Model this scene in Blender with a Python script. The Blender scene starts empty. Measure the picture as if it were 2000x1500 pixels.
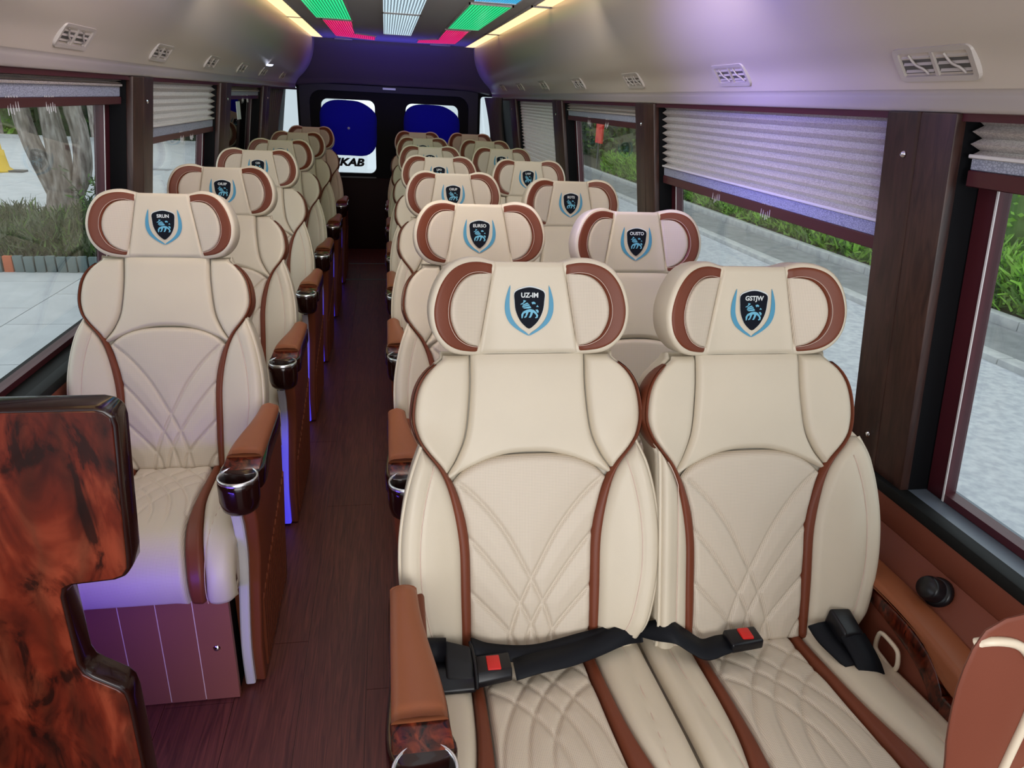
import bpy, bmesh, math, random
import numpy as np
from mathutils import Vector, Matrix
random.seed(7); rng = np.random.default_rng(7)
PI = math.pi
SC = bpy.context.scene
COL = SC.collection

# ---------------------------------------------------------------- camera
F_PX, YAW, PITCH, ROLL, CAM_H = 1356.15, 0.186715, 0.386269, 0.051023, 1.46924
fw = np.array([math.sin(YAW)*math.cos(PITCH), math.cos(YAW)*math.cos(PITCH), -math.sin(PITCH)])
rt = np.array([math.cos(YAW), -math.sin(YAW), 0.0]); up = np.cross(rt, fw)
rt2 = math.cos(ROLL)*rt + math.sin(ROLL)*up; up2 = -math.sin(ROLL)*rt + math.cos(ROLL)*up
cam_data = bpy.data.cameras.new('camera'); cam = bpy.data.objects.new('camera', cam_data); COL.objects.link(cam)
M = Matrix(((rt2[0], up2[0], -fw[0], 0), (rt2[1], up2[1], -fw[1], 0), (rt2[2], up2[2], -fw[2], CAM_H), (0, 0, 0, 1)))
cam.matrix_world = M
cam_data.sensor_width = 36; cam_data.lens = F_PX*36/2000; cam_data.clip_start = 0.02; cam_data.clip_end = 300
SC.camera = cam

# ---------------------------------------------------------------- world, lights, exposure
SC.view_settings.view_transform = 'Standard'; SC.view_settings.look = 'None'
SC.view_settings.gamma = 1; SC.view_settings.use_curve_mapping = False
SC.view_settings.exposure = 0.0
w = bpy.data.worlds.new('overcast_sky'); SC.world = w; w.use_nodes = True
nt = w.node_tree; nt.nodes.clear()
out = nt.nodes.new('ShaderNodeOutputWorld'); bg = nt.nodes.new('ShaderNodeBackground')
tc = nt.nodes.new('ShaderNodeTexCoord'); sx = nt.nodes.new('ShaderNodeSeparateXYZ'); cr = nt.nodes.new('ShaderNodeValToRGB')
nt.links.new(tc.outputs['Generated'], sx.inputs[0]); nt.links.new(sx.outputs['Z'], cr.inputs[0])
cr.color_ramp.elements[0].position = 0.0; cr.color_ramp.elements[0].color = (0.72, 0.80, 0.90, 1)
cr.color_ramp.elements[1].position = 0.8; cr.color_ramp.elements[1].color = (0.92, 0.96, 1.0, 1)
nt.links.new(cr.outputs[0], bg.inputs[0]); bg.inputs[1].default_value = 1.7
nt.links.new(bg.outputs[0], out.inputs[0])

def area(name, loc, rot, sx_, sy_, power, color, spread=PI):
    l = bpy.data.lights.new(name, 'AREA'); l.shape = 'RECTANGLE'; l.size = sx_; l.size_y = sy_
    l.energy = power; l.color = color; l.spread = spread
    o = bpy.data.objects.new(name, l); COL.objects.link(o); o.location = loc; o.rotation_euler = rot
    o['kind'] = 'helper'
    return o
# daylight through the windscreen and open front door behind the camera
area('windscreen_daylight', (0.1, -1.3, 1.25), (math.radians(84), 0, 0), 1.8, 1.0, 29, (1.0, 0.97, 0.93))
area('front_roof_fill', (0.1, 1.2, 1.87), (0, 0, 0), 0.8, 2.0, 2.5, (1.0, 0.93, 0.83))  # added fill under the ceiling, out of view, to brighten the front seats
area('mid_roof_fill', (0.1, 1.75, 1.87), (math.radians(48), 0, 0), 1.2, 0.3, 10, (1.0, 0.90, 0.78))  # added fill, unseen, tilted rearwards to brighten the rows behind
area('mid_roof_fill', (0.1, 2.9, 1.87), (math.radians(40), 0, 0), 1.2, 0.3, 5, (1.0, 0.90, 0.78))  # second added fill, also out of view, carries light further back
# the blue and violet ceiling leds ahead of the first row, above the frame
area('blue_ceiling_led_light', (-0.45, 1.85, 1.72), (0, math.radians(-80), 0), 0.12, 0.25, 2.4, (0.22, 0.18, 1.0), math.radians(50))
area('violet_ceiling_led_light', (-0.25, 2.1, 1.86), (0, math.radians(62), 0), 0.2, 0.6, 0.5, (0.6, 0.3, 1.0))
# blue led strips near the floor and on the rear bulkhead
area('floor_blue_led_light', (-0.62, 1.05, 0.42), (math.radians(75), 0, 0), 0.3, 0.04, 1.5, (0.16, 0.08, 1.0))
area('rear_blue_led_light', (0.1, 6.55, 1.42), (math.radians(155), 0, 0), 1.1, 0.05, 3.0, (0.12, 0.1, 1.0))

# ---------------------------------------------------------------- materials
MATS = {}
def base_mat(name, color, rough=0.5, metal=0.0, spec=0.5, coat=0.0, coat_rough=0.05):
    m = bpy.data.materials.new(name); m.use_nodes = True; MATS[name] = m
    b = m.node_tree.nodes['Principled BSDF']
    b.inputs['Base Color'].default_value = (*color, 1); b.inputs['Roughness'].default_value = rough
    b.inputs['Metallic'].default_value = metal; b.inputs['Specular IOR Level'].default_value = spec
    b.inputs['Coat Weight'].default_value = coat; b.inputs['Coat Roughness'].default_value = coat_rough
    return m
def N(m, t, **kw):
    n = m.node_tree.nodes.new(t)
    for k, v in kw.items(): setattr(n, k, v)
    return n
def L(m, a, b): m.node_tree.links.new(a, b)
def bsdf(m): return m.node_tree.nodes['Principled BSDF']
def coords(m, scale=(1, 1, 1), kind='Object'):
    t = N(m, 'ShaderNodeTexCoord'); mp = N(m, 'ShaderNodeMapping'); mp.inputs['Scale'].default_value = scale
    L(m, t.outputs[kind], mp.inputs[0]); return mp.outputs[0]
def noise_bump(m, scale=300, strength=0.15, dist=0.001, vec=None):
    n = N(m, 'ShaderNodeTexNoise'); n.inputs['Scale'].default_value = scale; n.inputs['Detail'].default_value = 3
    L(m, vec or coords(m), n.inputs['Vector'])
    b = N(m, 'ShaderNodeBump'); b.inputs['Strength'].default_value = strength; b.inputs['Distance'].default_value = dist
    L(m, n.outputs['Fac'], b.inputs['Height']); L(m, b.outputs[0], bsdf(m).inputs['Normal']); return n
def ramp(m, fac, stops):
    r = N(m, 'ShaderNodeValToRGB'); els = r.color_ramp.elements
    while len(els) < len(stops): els.new(0.5)
    for e, (p, c) in zip(els, stops): e.position = p; e.color = (*c, 1)
    L(m, fac, r.inputs[0]); return r.outputs[0]
def leather(name, c, rough=0.45, var=0.06):
    m = base_mat(name, c, rough); noise_bump(m, 420, 0.2, 0.0006)
    n = N(m, 'ShaderNodeTexNoise'); n.inputs['Scale'].default_value = 6; L(m, coords(m), n.inputs['Vector'])
    d = tuple(x*(1-var) for x in c)
    L(m, ramp(m, n.outputs['Fac'], [(0.3, d), (0.7, c)]), bsdf(m).inputs['Base Color']); return m
CREAM = (0.62, 0.54, 0.415)
leather('cream_leather', CREAM); leather('cream_rim', (0.66, 0.58, 0.45), 0.4)
leather('brown_leather', (0.17, 0.042, 0.018), 0.42, 0.12)
leather('tan_leather', (0.27, 0.085, 0.035), 0.42, 0.08)
leather('wall_leather', (0.17, 0.045, 0.024), 0.5, 0.08)
leather('pink_brown_panel', (0.26, 0.085, 0.06), 0.5, 0.05)
for n_ in ('brown_leather', 'tan_leather', 'wall_leather'): bsdf(MATS[n_]).inputs['Specular IOR Level'].default_value = 0.3
def perforated(name, c):
    m = base_mat(name, c, 0.5)
    v = N(m, 'ShaderNodeTexVoronoi'); v.feature = 'F1'; v.inputs['Scale'].default_value = 1.0; v.inputs['Randomness'].default_value = 0.0
    L(m, coords(m, (1, 1, 1), 'UV'), v.inputs['Vector'])
    L(m, ramp(m, v.outputs['Distance'], [(0.14, tuple(x*0.62 for x in c)), (0.34, c)]), bsdf(m).inputs['Base Color'])
    b = N(m, 'ShaderNodeBump'); b.inputs['Strength'].default_value = 0.35; b.inputs['Distance'].default_value = 0.0007
    L(m, v.outputs['Distance'], b.inputs['Height']); L(m, b.outputs[0], bsdf(m).inputs['Normal']); return m
perforated('cream_perforated', (0.62, 0.53, 0.42))
base_mat('seam_thread', (0.66, 0.50, 0.42), 0.7); base_mat('seam_shadow', (0.30, 0.23, 0.16), 0.8)
base_mat('emblem_black', (0.004, 0.006, 0.012), 0.7, spec=0.15); base_mat('emblem_blue', (0.06, 0.27, 0.42), 0.5)
base_mat('emblem_light_blue', (0.13, 0.42, 0.58), 0.5); base_mat('emblem_pale', (0.62, 0.66, 0.66), 0.5)
base_mat('black_plastic', (0.006, 0.006, 0.008), 0.3, spec=0.35); base_mat('black_matt', (0.006, 0.006, 0.007), 0.75)
base_mat('belt_webbing', (0.005, 0.006, 0.009), 0.6, spec=0.2); noise_bump(MATS['belt_webbing'], 250, 0.3, 0.0008)
base_mat('red_button', (0.62, 0.015, 0.012), 0.4); base_mat('ivory_plastic', (0.66, 0.56, 0.42), 0.4)
base_mat('steel', (0.74, 0.75, 0.76), 0.28, 1.0); base_mat('chrome', (0.8, 0.8, 0.82), 0.08, 1.0)
base_mat('white_plastic', (0.68, 0.66, 0.66), 0.35)
base_mat('vent_plastic', (0.46, 0.41, 0.37), 0.35); base_mat('vent_dark', (0.09, 0.085, 0.08), 0.5)
base_mat('maroon_frame', (0.065, 0.010, 0.016), 0.38); base_mat('sill_black', (0.006, 0.007, 0.007), 0.6, spec=0.2)
base_mat('sill_grey', (0.13, 0.16, 0.20), 0.35)
base_mat('ceiling_grey', (0.62, 0.58, 0.59), 0.5); noise_bump(MATS['ceiling_grey'], 60, 0.05, 0.001)
m = base_mat('cove_panel', (0.54, 0.47, 0.40), 0.33); bsdf(m).inputs['Coat Weight'].default_value = 0.25; bsdf(m).inputs['Coat Roughness'].default_value = 0.25
noise_bump(m, 30, 0.03, 0.001)
base_mat('cove_lip', (0.40, 0.35, 0.33), 0.3, coat=0.3, coat_rough=0.15)
base_mat('bulkhead', (0.11, 0.085, 0.095), 0.5); base_mat('rear_black', (0.003, 0.003, 0.004), 0.6, spec=0.15)
base_mat('rear_grey', (0.03, 0.03, 0.04), 0.55, spec=0.3); base_mat('rear_curtain_grey', (0.10, 0.10, 0.09), 0.8)
base_mat('rear_brown', (0.014, 0.004, 0.003), 0.6, spec=0.2)

def burl(name, dark, mid, light, scale=5.0):
    m = base_mat(name, mid, 0.28, coat=0.9, coat_rough=0.06)
    co = coords(m, (scale, scale, scale*0.42))
    n1 = N(m, 'ShaderNodeTexNoise'); n1.inputs['Scale'].default_value = 1.6; n1.inputs['Detail'].default_value = 7; n1.inputs['Distortion'].default_value = 1.6
    L(m, co, n1.inputs['Vector'])
    wv = N(m, 'ShaderNodeTexWave'); wv.inputs['Scale'].default_value = 0.7; wv.inputs['Distortion'].default_value = 11; wv.inputs['Detail'].default_value = 5
    wv.inputs['Detail Scale'].default_value = 1.4; L(m, co, wv.inputs['Vector'])
    n2 = N(m, 'ShaderNodeTexNoise'); n2.inputs['Scale'].default_value = 2.4; n2.inputs['Detail'].default_value = 12; n2.inputs['Roughness'].default_value = 0.62; n2.inputs['Distortion'].default_value = 1.2
    L(m, co, n2.inputs['Vector'])
    c1 = ramp(m, n1.outputs['Fac'], [(0.30, dark), (0.48, mid), (0.70, light)])
    c2 = ramp(m, wv.outputs['Fac'], [(0.0, tuple(x*0.25 for x in dark)), (0.22, mid), (1.0, light)])
    mx = N(m, 'ShaderNodeMixRGB'); mx.blend_type = 'MULTIPLY'; mx.inputs[0].default_value = 0.55; L(m, c1, mx.inputs[1]); L(m, c2, mx.inputs[2])
    vein = ramp(m, n2.outputs['Fac'], [(0.40, (0.03, 0.015, 0.012)), (0.455, (0.6, 0.5, 0.45)), (0.53, (1, 1, 1))])
    mx2 = N(m, 'ShaderNodeMixRGB'); mx2.blend_type = 'MULTIPLY'; mx2.inputs[0].default_value = 0.9; L(m, mx.outputs[0], mx2.inputs[1]); L(m, vein, mx2.inputs[2])
    L(m, mx2.outputs[0], bsdf(m).inputs['Base Color']); return m
burl('burl_wood', (0.045, 0.006, 0.003), (0.185, 0.027, 0.010), (0.42, 0.10, 0.045), 7.5)
burl('burl_wood_dark', (0.03, 0.005, 0.003), (0.13, 0.02, 0.008), (0.30, 0.06, 0.02), 22.0)
base_mat('dark_gloss_wood', (0.016, 0.004, 0.003), 0.2, spec=0.25, coat=0.45, coat_rough=0.05)
b_ = bsdf(MATS['burl_wood_dark']); b_.inputs['Coat Weight'].default_value = 0.3; b_.inputs['Coat Roughness'].default_value = 0.15; b_.inputs['Specular IOR Level'].default_value = 0.3

def grain(name, c1, c2, scale=(60, 60, 2.0), rough=0.4, dist=1.5):
    m = base_mat(name, c1, rough); co = coords(m, scale)
    n = N(m, 'ShaderNodeTexNoise'); n.inputs['Scale'].default_value = 1.0; n.inputs['Detail'].default_value = 6; n.inputs['Distortion'].default_value = dist
    L(m, co, n.inputs['Vector']); L(m, ramp(m, n.outputs['Fac'], [(0.3, c1), (0.7, c2)]), bsdf(m).inputs['Base Color'])
    b = N(m, 'ShaderNodeBump'); b.inputs['Strength'].default_value = 0.12; b.inputs['Distance'].default_value = 0.001
    L(m, n.outputs['Fac'], b.inputs['Height']); L(m, b.outputs[0], bsdf(m).inputs['Normal']); return m
grain('pillar_wood', (0.022, 0.008, 0.006), (0.060, 0.025, 0.018), (50, 50, 2))
grain('floor_wood', (0.062, 0.014, 0.009), (0.150, 0.040, 0.024), (70, 3, 20), 0.45, 2.5)
base_mat('floor_joint', (0.14, 0.07, 0.06), 0.6)

def fabric(name, c1, c2, trans=0.25):
    m = base_mat(name, c1, 0.7)
    v = N(m, 'ShaderNodeTexVoronoi'); v.feature = 'DISTANCE_TO_EDGE'; v.inputs['Scale'].default_value = 1.0
    L(m, coords(m, (150, 150, 210)), v.inputs['Vector'])
    col = ramp(m, v.outputs['Distance'], [(0.05, c2), (0.16, c1)]); L(m, col, bsdf(m).inputs['Base Color'])
    b = N(m, 'ShaderNodeBump'); b.inputs['Strength'].default_value = 0.3; b.inputs['Distance'].default_value = 0.001
    L(m, v.outputs['Distance'], b.inputs['Height']); L(m, b.outputs[0], bsdf(m).inputs['Normal'])
    tr = N(m, 'ShaderNodeBsdfTranslucent'); mix = N(m, 'ShaderNodeMixShader'); mix.inputs[0].default_value = trans
    L(m, col, tr.inputs[0]); L(m, bsdf(m).outputs[0], mix.inputs[1]); L(m, tr.outputs[0], mix.inputs[2])
    L(m, mix.outputs[0], m.node_tree.nodes['Material Output'].inputs[0]); return m
fabric('pleat_fabric', (0.80, 0.74, 0.70), (0.60, 0.54, 0.51), 0.5)
fabric('hem_fabric', (0.46, 0.49, 0.60), (0.28, 0.30, 0.39), 0.15)
fabric('blue_film', (0.006, 0.008, 0.50), (0.004, 0.006, 0.42), 0.6)
def glass(name, tint=(1, 1, 1), refl=1.0):
    m = bpy.data.materials.new(name); m.use_nodes = True; MATS[name] = m; t = m.node_tree; t.nodes.clear()
    o = t.nodes.new('ShaderNodeOutputMaterial'); tr = t.nodes.new('ShaderNodeBsdfTransparent'); tr.inputs[0].default_value = (*tint, 1)
    g = t.nodes.new('ShaderNodeBsdfGlossy'); g.inputs['Roughness'].default_value = 0.0
    f = t.nodes.new('ShaderNodeLayerWeight'); f.inputs[0].default_value = 0.5
    pw = t.nodes.new('ShaderNodeMath'); pw.operation = 'POWER'; pw.inputs[1].default_value = 4.0; t.links.new(f.outputs['Facing'], pw.inputs[0])
    mu = t.nodes.new('ShaderNodeMath'); mu.operation = 'MULTIPLY_ADD'; mu.inputs[1].default_value = 0.6*refl; mu.inputs[2].default_value = 0.045*refl
    mx = t.nodes.new('ShaderNodeMixShader'); t.links.new(pw.outputs[0], mu.inputs[0]); t.links.new(mu.outputs[0], mx.inputs[0])
    t.links.new(tr.outputs[0], mx.inputs[1]); t.links.new(g.outputs[0], mx.inputs[2]); t.links.new(mx.outputs[0], o.inputs[0]); return m
glass('window_glass', (0.90, 0.93, 0.92), 1.0); glass('dark_glass', (0.03, 0.035, 0.045), 1.0)
def emit(name, c, s, ribs=None, axis='X'):
    m = base_mat(name, tuple(min(1, x) for x in c), 0.3); b = bsdf(m)
    b.inputs['Emission Color'].default_value = (*c, 1); b.inputs['Emission Strength'].default_value = s
    if ribs:
        wv = N(m, 'ShaderNodeTexWave'); wv.bands_direction = axis; wv.inputs['Scale'].default_value = ribs; wv.inputs['Distortion'].default_value = 0.6
        wv.inputs['Detail'].default_value = 1.0; L(m, coords(m), wv.inputs['Vector'])
        rc = ramp(m, wv.outputs['Fac'], [(0.1, tuple(x*0.22 for x in c)), (0.8, c)]); L(m, rc, b.inputs['Emission Color']); L(m, rc, b.inputs['Base Color'])
    return m
emit('warm_light', (1.0, 0.70, 0.34), 1.5); emit('green_light', (0.02, 0.9, 0.30), 0.95, 20); emit('red_light', (1.0, 0.02, 0.18), 0.95, 20)
emit('white_light', (0.62, 0.82, 0.92), 1.0, 20); emit('blue_light', (0.04, 0.55, 1.0), 1.0, 28); emit('violet_light', (0.25, 0.15, 1.0), 0.45, 28)
emit('reading_light', (0.75, 0.8, 1.0), 1.5)
m = base_mat('led_diffuser', (0.38, 0.36, 0.40), 0.45, spec=0.2)      # white diffuser; blue led light painted as emission, fading up from the foot
tcn = N(m, 'ShaderNodeTexCoord'); sp = N(m, 'ShaderNodeSeparateXYZ'); L(m, tcn.outputs['Object'], sp.inputs[0])
L(m, ramp(m, sp.outputs['Z'], [(0.0, (0.02, 0.012, 0.80)), (0.34, (0.03, 0.02, 0.62)), (0.46, (0.0, 0.0, 0.0))]), bsdf(m).inputs['Emission Color'])
bsdf(m).inputs['Emission Strength'].default_value = 0.9
base_mat('led_off', (0.55, 0.52, 0.54), 0.35)

# outdoor
def speck(name, c1, c2, scale, rough=0.9, detail=6):
    m = base_mat(name, c1, rough); n = N(m, 'ShaderNodeTexNoise'); n.inputs['Scale'].default_value = scale; n.inputs['Detail'].default_value = detail
    L(m, coords(m), n.inputs['Vector']); L(m, ramp(m, n.outputs['Fac'], [(0.35, c1), (0.65, c2)]), bsdf(m).inputs['Base Color']); return m
speck('asphalt', (0.38, 0.40, 0.44), (0.52, 0.54, 0.57), 14); speck('plaza_stone', (0.46, 0.48, 0.50), (0.54, 0.56, 0.58), 2.5)
speck('kerb_stone', (0.40, 0.41, 0.42), (0.50, 0.51, 0.51), 8); speck('concrete', (0.19, 0.20, 0.21), (0.27, 0.28, 0.29), 5)
speck('soil', (0.05, 0.045, 0.03), (0.12, 0.11, 0.08), 8); speck('joint_dark', (0.22, 0.23, 0.25), (0.29, 0.30, 0.32), 6)
m = base_mat('bark', (0.25, 0.22, 0.19), 0.9); co = coords(m, (9, 9, 2.2)); n = N(m, 'ShaderNodeTexNoise'); n.inputs['Scale'].default_value = 1.6; n.inputs['Detail'].default_value = 8
L(m, co, n.inputs['Vector']); L(m, ramp(m, n.outputs['Fac'], [(0.32, (0.13, 0.105, 0.09)), (0.52, (0.30, 0.26, 0.23)), (0.72, (0.52, 0.48, 0.44))]), bsdf(m).inputs['Base Color'])
b_ = N(m, 'ShaderNodeBump'); b_.inputs['Distance'].default_value = 0.03; b_.inputs['Strength'].default_value = 0.8; L(m, n.outputs['Fac'], b_.inputs['Height']); L(m, b_.outputs[0], bsdf(m).inputs['Normal'])
def leafmat(name, c, trans=0.35):
    m = base_mat(name, c, 0.6); n = N(m, 'ShaderNodeTexNoise'); n.inputs['Scale'].default_value = 1.8; n.inputs['Detail'].default_value = 4; L(m, coords(m), n.inputs['Vector'])
    col = ramp(m, n.outputs['Fac'], [(0.3, tuple(x*0.55 for x in c)), (0.7, tuple(min(1, x*1.3) for x in c))]); L(m, col, bsdf(m).inputs['Base Color'])
    tr = N(m, 'ShaderNodeBsdfTranslucent'); L(m, col, tr.inputs[0]); mix = N(m, 'ShaderNodeMixShader'); mix.inputs[0].default_value = trans
    L(m, bsdf(m).outputs[0], mix.inputs[1]); L(m, tr.outputs[0], mix.inputs[2]); L(m, mix.outputs[0], m.node_tree.nodes['Material Output'].inputs[0]); return m
leafmat('leaf_bright', (0.34, 0.64, 0.10)); leafmat('leaf_mid', (0.15, 0.28, 0.07)); leafmat('leaf_dark', (0.045, 0.085, 0.03)); leafmat('leaf_grey', (0.16, 0.20, 0.12))
base_mat('stake_teal', (0.13, 0.18, 0.18), 0.8); base_mat('stake_orange', (0.50, 0.13, 0.06), 0.8); base_mat('yellow_paint', (0.80, 0.52, 0.04), 0.5)
base_mat('red_cloth', (0.75, 0.03, 0.02), 0.7); base_mat('white_wall', (0.78, 0.80, 0.82), 0.8); base_mat('stick_white', (0.7, 0.75, 0.8), 0.5)

# ---------------------------------------------------------------- mesh helpers
def link(o, parent=None):
    COL.objects.link(o)
    if parent is not None: o.parent = parent
    return o
def mesh(name, verts, faces, mat, parent=None, smooth=False, uvs=None):
    me = bpy.data.meshes.new(name); me.from_pydata([tuple(map(float, v)) for v in verts], [], faces); me.update()
    mats = mat if isinstance(mat, (list, tuple)) else [mat]
    for mm in mats: me.materials.append(MATS[mm])
    if smooth: me.polygons.foreach_set('use_smooth', [True]*len(me.polygons))
    if uvs is not None:
        lay = me.uv_layers.new(name='UVMap'); li = np.empty(len(me.loops), dtype=np.int32); me.loops.foreach_get('vertex_index', li)
        lay.data.foreach_set('uv', np.asarray(uvs, dtype=np.float32)[li].ravel())
    return link(bpy.data.objects.new(name, me), parent)
def grid_faces(n, m, close_n=False, close_m=False, off=0):
    F = []
    for i in range(n if close_n else n-1):
        for j in range(m if close_m else m-1):
            F.append((off+i*m+j, off+((i+1) % n)*m+j, off+((i+1) % n)*m+(j+1) % m, off+i*m+(j+1) % m))
    return F
def grid(name, P, mat, parent=None, close_n=False, close_m=False, caps=False, uvs=None, smooth=True, flip=False):
    P = np.asarray(P, float); n, m = P.shape[:2]
    F = grid_faces(n, m, close_n, close_m)
    if caps: F += [tuple(range(m))[::-1], tuple((n-1)*m+j for j in range(m))]
    if flip: F = [f[::-1] for f in F]
    return mesh(name, P.reshape(-1, 3), F, mat, parent, smooth, uvs)
class MB:
    def __init__(s): s.v = []; s.f = []; s.mi = []
    def add(s, v, f, mi=0):
        o = len(s.v); s.v += [tuple(map(float, x)) for x in v]; s.f += [tuple(o+i for i in q) for q in f]; s.mi += [mi]*len(f)
    def box(s, x0, x1, y0, y1, z0, z1, mi=0):
        v = [(x0, y0, z0), (x1, y0, z0), (x1, y1, z0), (x0, y1, z0), (x0, y0, z1), (x1, y0, z1), (x1, y1, z1), (x0, y1, z1)]
        s.add(v, [(0, 3, 2, 1), (4, 5, 6, 7), (0, 1, 5, 4), (1, 2, 6, 5), (2, 3, 7, 6), (3, 0, 4, 7)], mi)
    def prism(s, poly, fn0, fn1, mi=0):
        n = len(poly); s.add([fn0(p) for p in poly]+[fn1(p) for p in poly],
            [tuple(range(n))[::-1], tuple(range(n, 2*n))]+[(i, (i+1) % n, n+(i+1) % n, n+i) for i in range(n)], mi)
    def build(s, name, mat, parent=None, smooth=False, bevel=0, seg=2):
        o = mesh(name, s.v, s.f, mat, parent, smooth)
        o.data.polygons.foreach_set('material_index', s.mi)
        bm = bmesh.new(); bm.from_mesh(o.data); bmesh.ops.recalc_face_normals(bm, faces=bm.faces)
        if bevel:
            bmesh.ops.bevel(bm, geom=[e for e in bm.edges if len(e.link_faces) == 2 and e.calc_face_angle(0) > 0.5], offset=bevel, segments=seg, affect='EDGES', profile=0.5, clamp_overlap=True)
            for f in bm.faces: f.smooth = True
        bm.to_mesh(o.data); bm.free()
        if bevel:
            try: o.data.set_sharp_from_angle(angle=math.radians(35))
            except Exception: pass
        return o
def box(name, mat, b, parent=None, bevel=0, seg=2):
    q = MB(); q.box(*b); return q.build(name, mat, parent, bevel=bevel, seg=seg)
def tube(name, pts, r, mat, parent=None, n=8, closed=False):
    P = np.asarray(pts, float); k = len(P); R = np.broadcast_to(np.asarray(r, float), (k,))
    if closed: T = np.roll(P, -1, 0)-np.roll(P, 1, 0)
    else: T = np.gradient(P, axis=0)
    T /= np.linalg.norm(T, axis=1)[:, None]+1e-12
    a = np.array([0, 0, 1.0]) if abs(T[0][2]) < 0.9 else np.array([1.0, 0, 0]); out_ = []
    nrm = np.cross(T[0], a); nrm /= np.linalg.norm(nrm)
    for i in range(k):
        nrm = nrm-T[i]*(nrm@T[i]); nrm /= np.linalg.norm(nrm)+1e-12; bi = np.cross(T[i], nrm)
        out_.append([P[i]+R[i]*(math.cos(t)*nrm+math.sin(t)*bi) for t in np.arange(n)*2*PI/n])
    return grid(name, np.array(out_), mat, parent, close_n=closed, close_m=True, caps=not closed, flip=True)
def lathe(name, prof, mat, parent=None, n=28, c=(0, 0, 0)):
    P = np.array([[(c[0]+r*math.cos(t), c[1]+r*math.sin(t), c[2]+z) for t in np.arange(n)*2*PI/n] for r, z in prof])
    return grid(name, P, mat, parent, close_m=True, flip=True)
def tag(o, label, cat, group=None, kind=None):
    if label: o['label'] = label
    if cat: o['category'] = cat
    if group: o['group'] = group
    if kind: o['kind'] = kind
    return o
def empty(name, loc=(0, 0, 0), rz=0.0):
    o = bpy.data.objects.new(name, None); COL.objects.link(o); o.location = loc; o.rotation_euler = (0, 0, rz); o.empty_display_size = 0.1; return o
def struct(o): o['kind'] = 'structure'; return o
def smooth_curve(pts, n=40, closed=False):
    """centripetal-ish Catmull-Rom resample by arc length"""
    P = np.asarray(pts, float); k = len(P)
    if closed: Q = np.vstack([P[-1], P, P[0], P[1]])
    else: Q = np.vstack([2*P[0]-P[1], P, 2*P[-1]-P[-2]])
    O = []
    for i in range(1, len(Q)-2):
        for t in np.linspace(0, 1, 12, endpoint=False):
            a, b, c, d = Q[i-1], Q[i], Q[i+1], Q[i+2]
            O.append(0.5*((2*b)+(c-a)*t+(2*a-5*b+4*c-d)*t*t+(3*b-a-3*c+d)*t**3))
    if not closed: O.append(P[-1])
    O = np.array(O)
    if closed: O = np.vstack([O, O[0]])
    s = np.r_[0, np.cumsum(np.linalg.norm(np.diff(O, axis=0), axis=1))]
    q = np.linspace(0, s[-1], n+1)[:-1] if closed else np.linspace(0, s[-1], n)
    return np.stack([np.interp(q, s, O[:, i]) for i in range(O.shape[1])], 1)
def tab(pts):
    a = smooth_curve(pts, 200); o = np.argsort(a[:, 0]); a = a[o]
    return lambda w: np.interp(w, a[:, 0], a[:, 1])
def sst(a, b, x): t = np.clip((x-a)/(b-a), 0, 1); return t*t*(3-2*t)
def rnd(d, r): return np.sqrt(np.clip(1-(1-np.clip(d/r, 0, 1))**2, 0, 1))
def cosspace(n):
    t = np.linspace(0, 1, n); return 0.45*t+0.55*(1-np.cos(PI*t))/2
def pad(name, A, B, h, r, fmap, tbase, mat, parent, nv=14, lift=0.0, r_end=None, extra=None, uvscale=260.0, flip=False):
    """upholstered pad between curves A and B (same length, in surface coordinates), domed with rounded edges"""
    A = np.asarray(A, float); B = np.asarray(B, float); v = cosspace(nv)[None, :, None]
    U = A[:, None, :]*(1-v)+B[:, None, :]*v
    wid = np.linalg.norm(B-A, axis=1)[:, None]; d = np.minimum(v[..., 0], 1-v[..., 0])*wid
    mid = (A+B)/2; s = np.r_[0, np.cumsum(np.linalg.norm(np.diff(mid, axis=0), axis=1))]
    de = np.minimum(s, s[-1]-s)[:, None]; hh = h*rnd(d, r)*rnd(de+1e-4, r_end or r)
    T = tbase(U[..., 0], U[..., 1])+lift-0.0015+hh
    if extra is not None: T = T+extra(U[..., 0], U[..., 1])*np.minimum(rnd(d, r), rnd(de+1e-4, r_end or r))
    P = fmap(U[..., 0], U[..., 1], T); P[0] = P[0]; uv = np.stack([U[..., 0], U[..., 1]], -1).reshape(-1, 2)*uvscale
    # orient towards the viewer side (increasing T)
    q = fmap(U[:1, :1, 0], U[:1, :1, 1], T[:1, :1]+0.01)-P[:1, :1]; i, j = P.shape[0]//2, P.shape[1]//2
    nn = np.cross(P[i+1, j]-P[i, j], P[i, j+1]-P[i, j])
    return grid(name, P, mat, parent, uvs=uv, flip=bool(nn@q[0, 0] < 0))

# ================================================================ SETTING: the coach shell
CX, HW = 0.1, 0.99
def xin(z, side, off=0.0): return CX+side*(HW+off-max(0.0, z-0.72)*0.142)
Y0, Y1, YR = -0.9, 6.95, 7.35
SILL = 0.72
# floor: boards of wood-look covering, each its own piece on a dark subfloor
fl = struct(box('floor', 'floor_joint', (CX-1.02, CX+1.02, Y0, YR+0.05, -0.05, -0.004)))
bw = 0.168; col = 0
x = CX-1.02
while x < CX+1.015:
    x1 = min(x+bw, CX+1.02); y = Y0+[0.0, -0.55, -0.2][col % 3]
    while y < YR:
        y2 = min(y+1.27, YR+0.05); a = max(y, Y0)
        if y2 > a+0.02: box('plank', 'floor_wood', (x+0.0008, x1-0.0008, a+0.0008, y2-0.0008, -0.004, 0.0), fl)
        y = y2
    x = x1; col += 1
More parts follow.
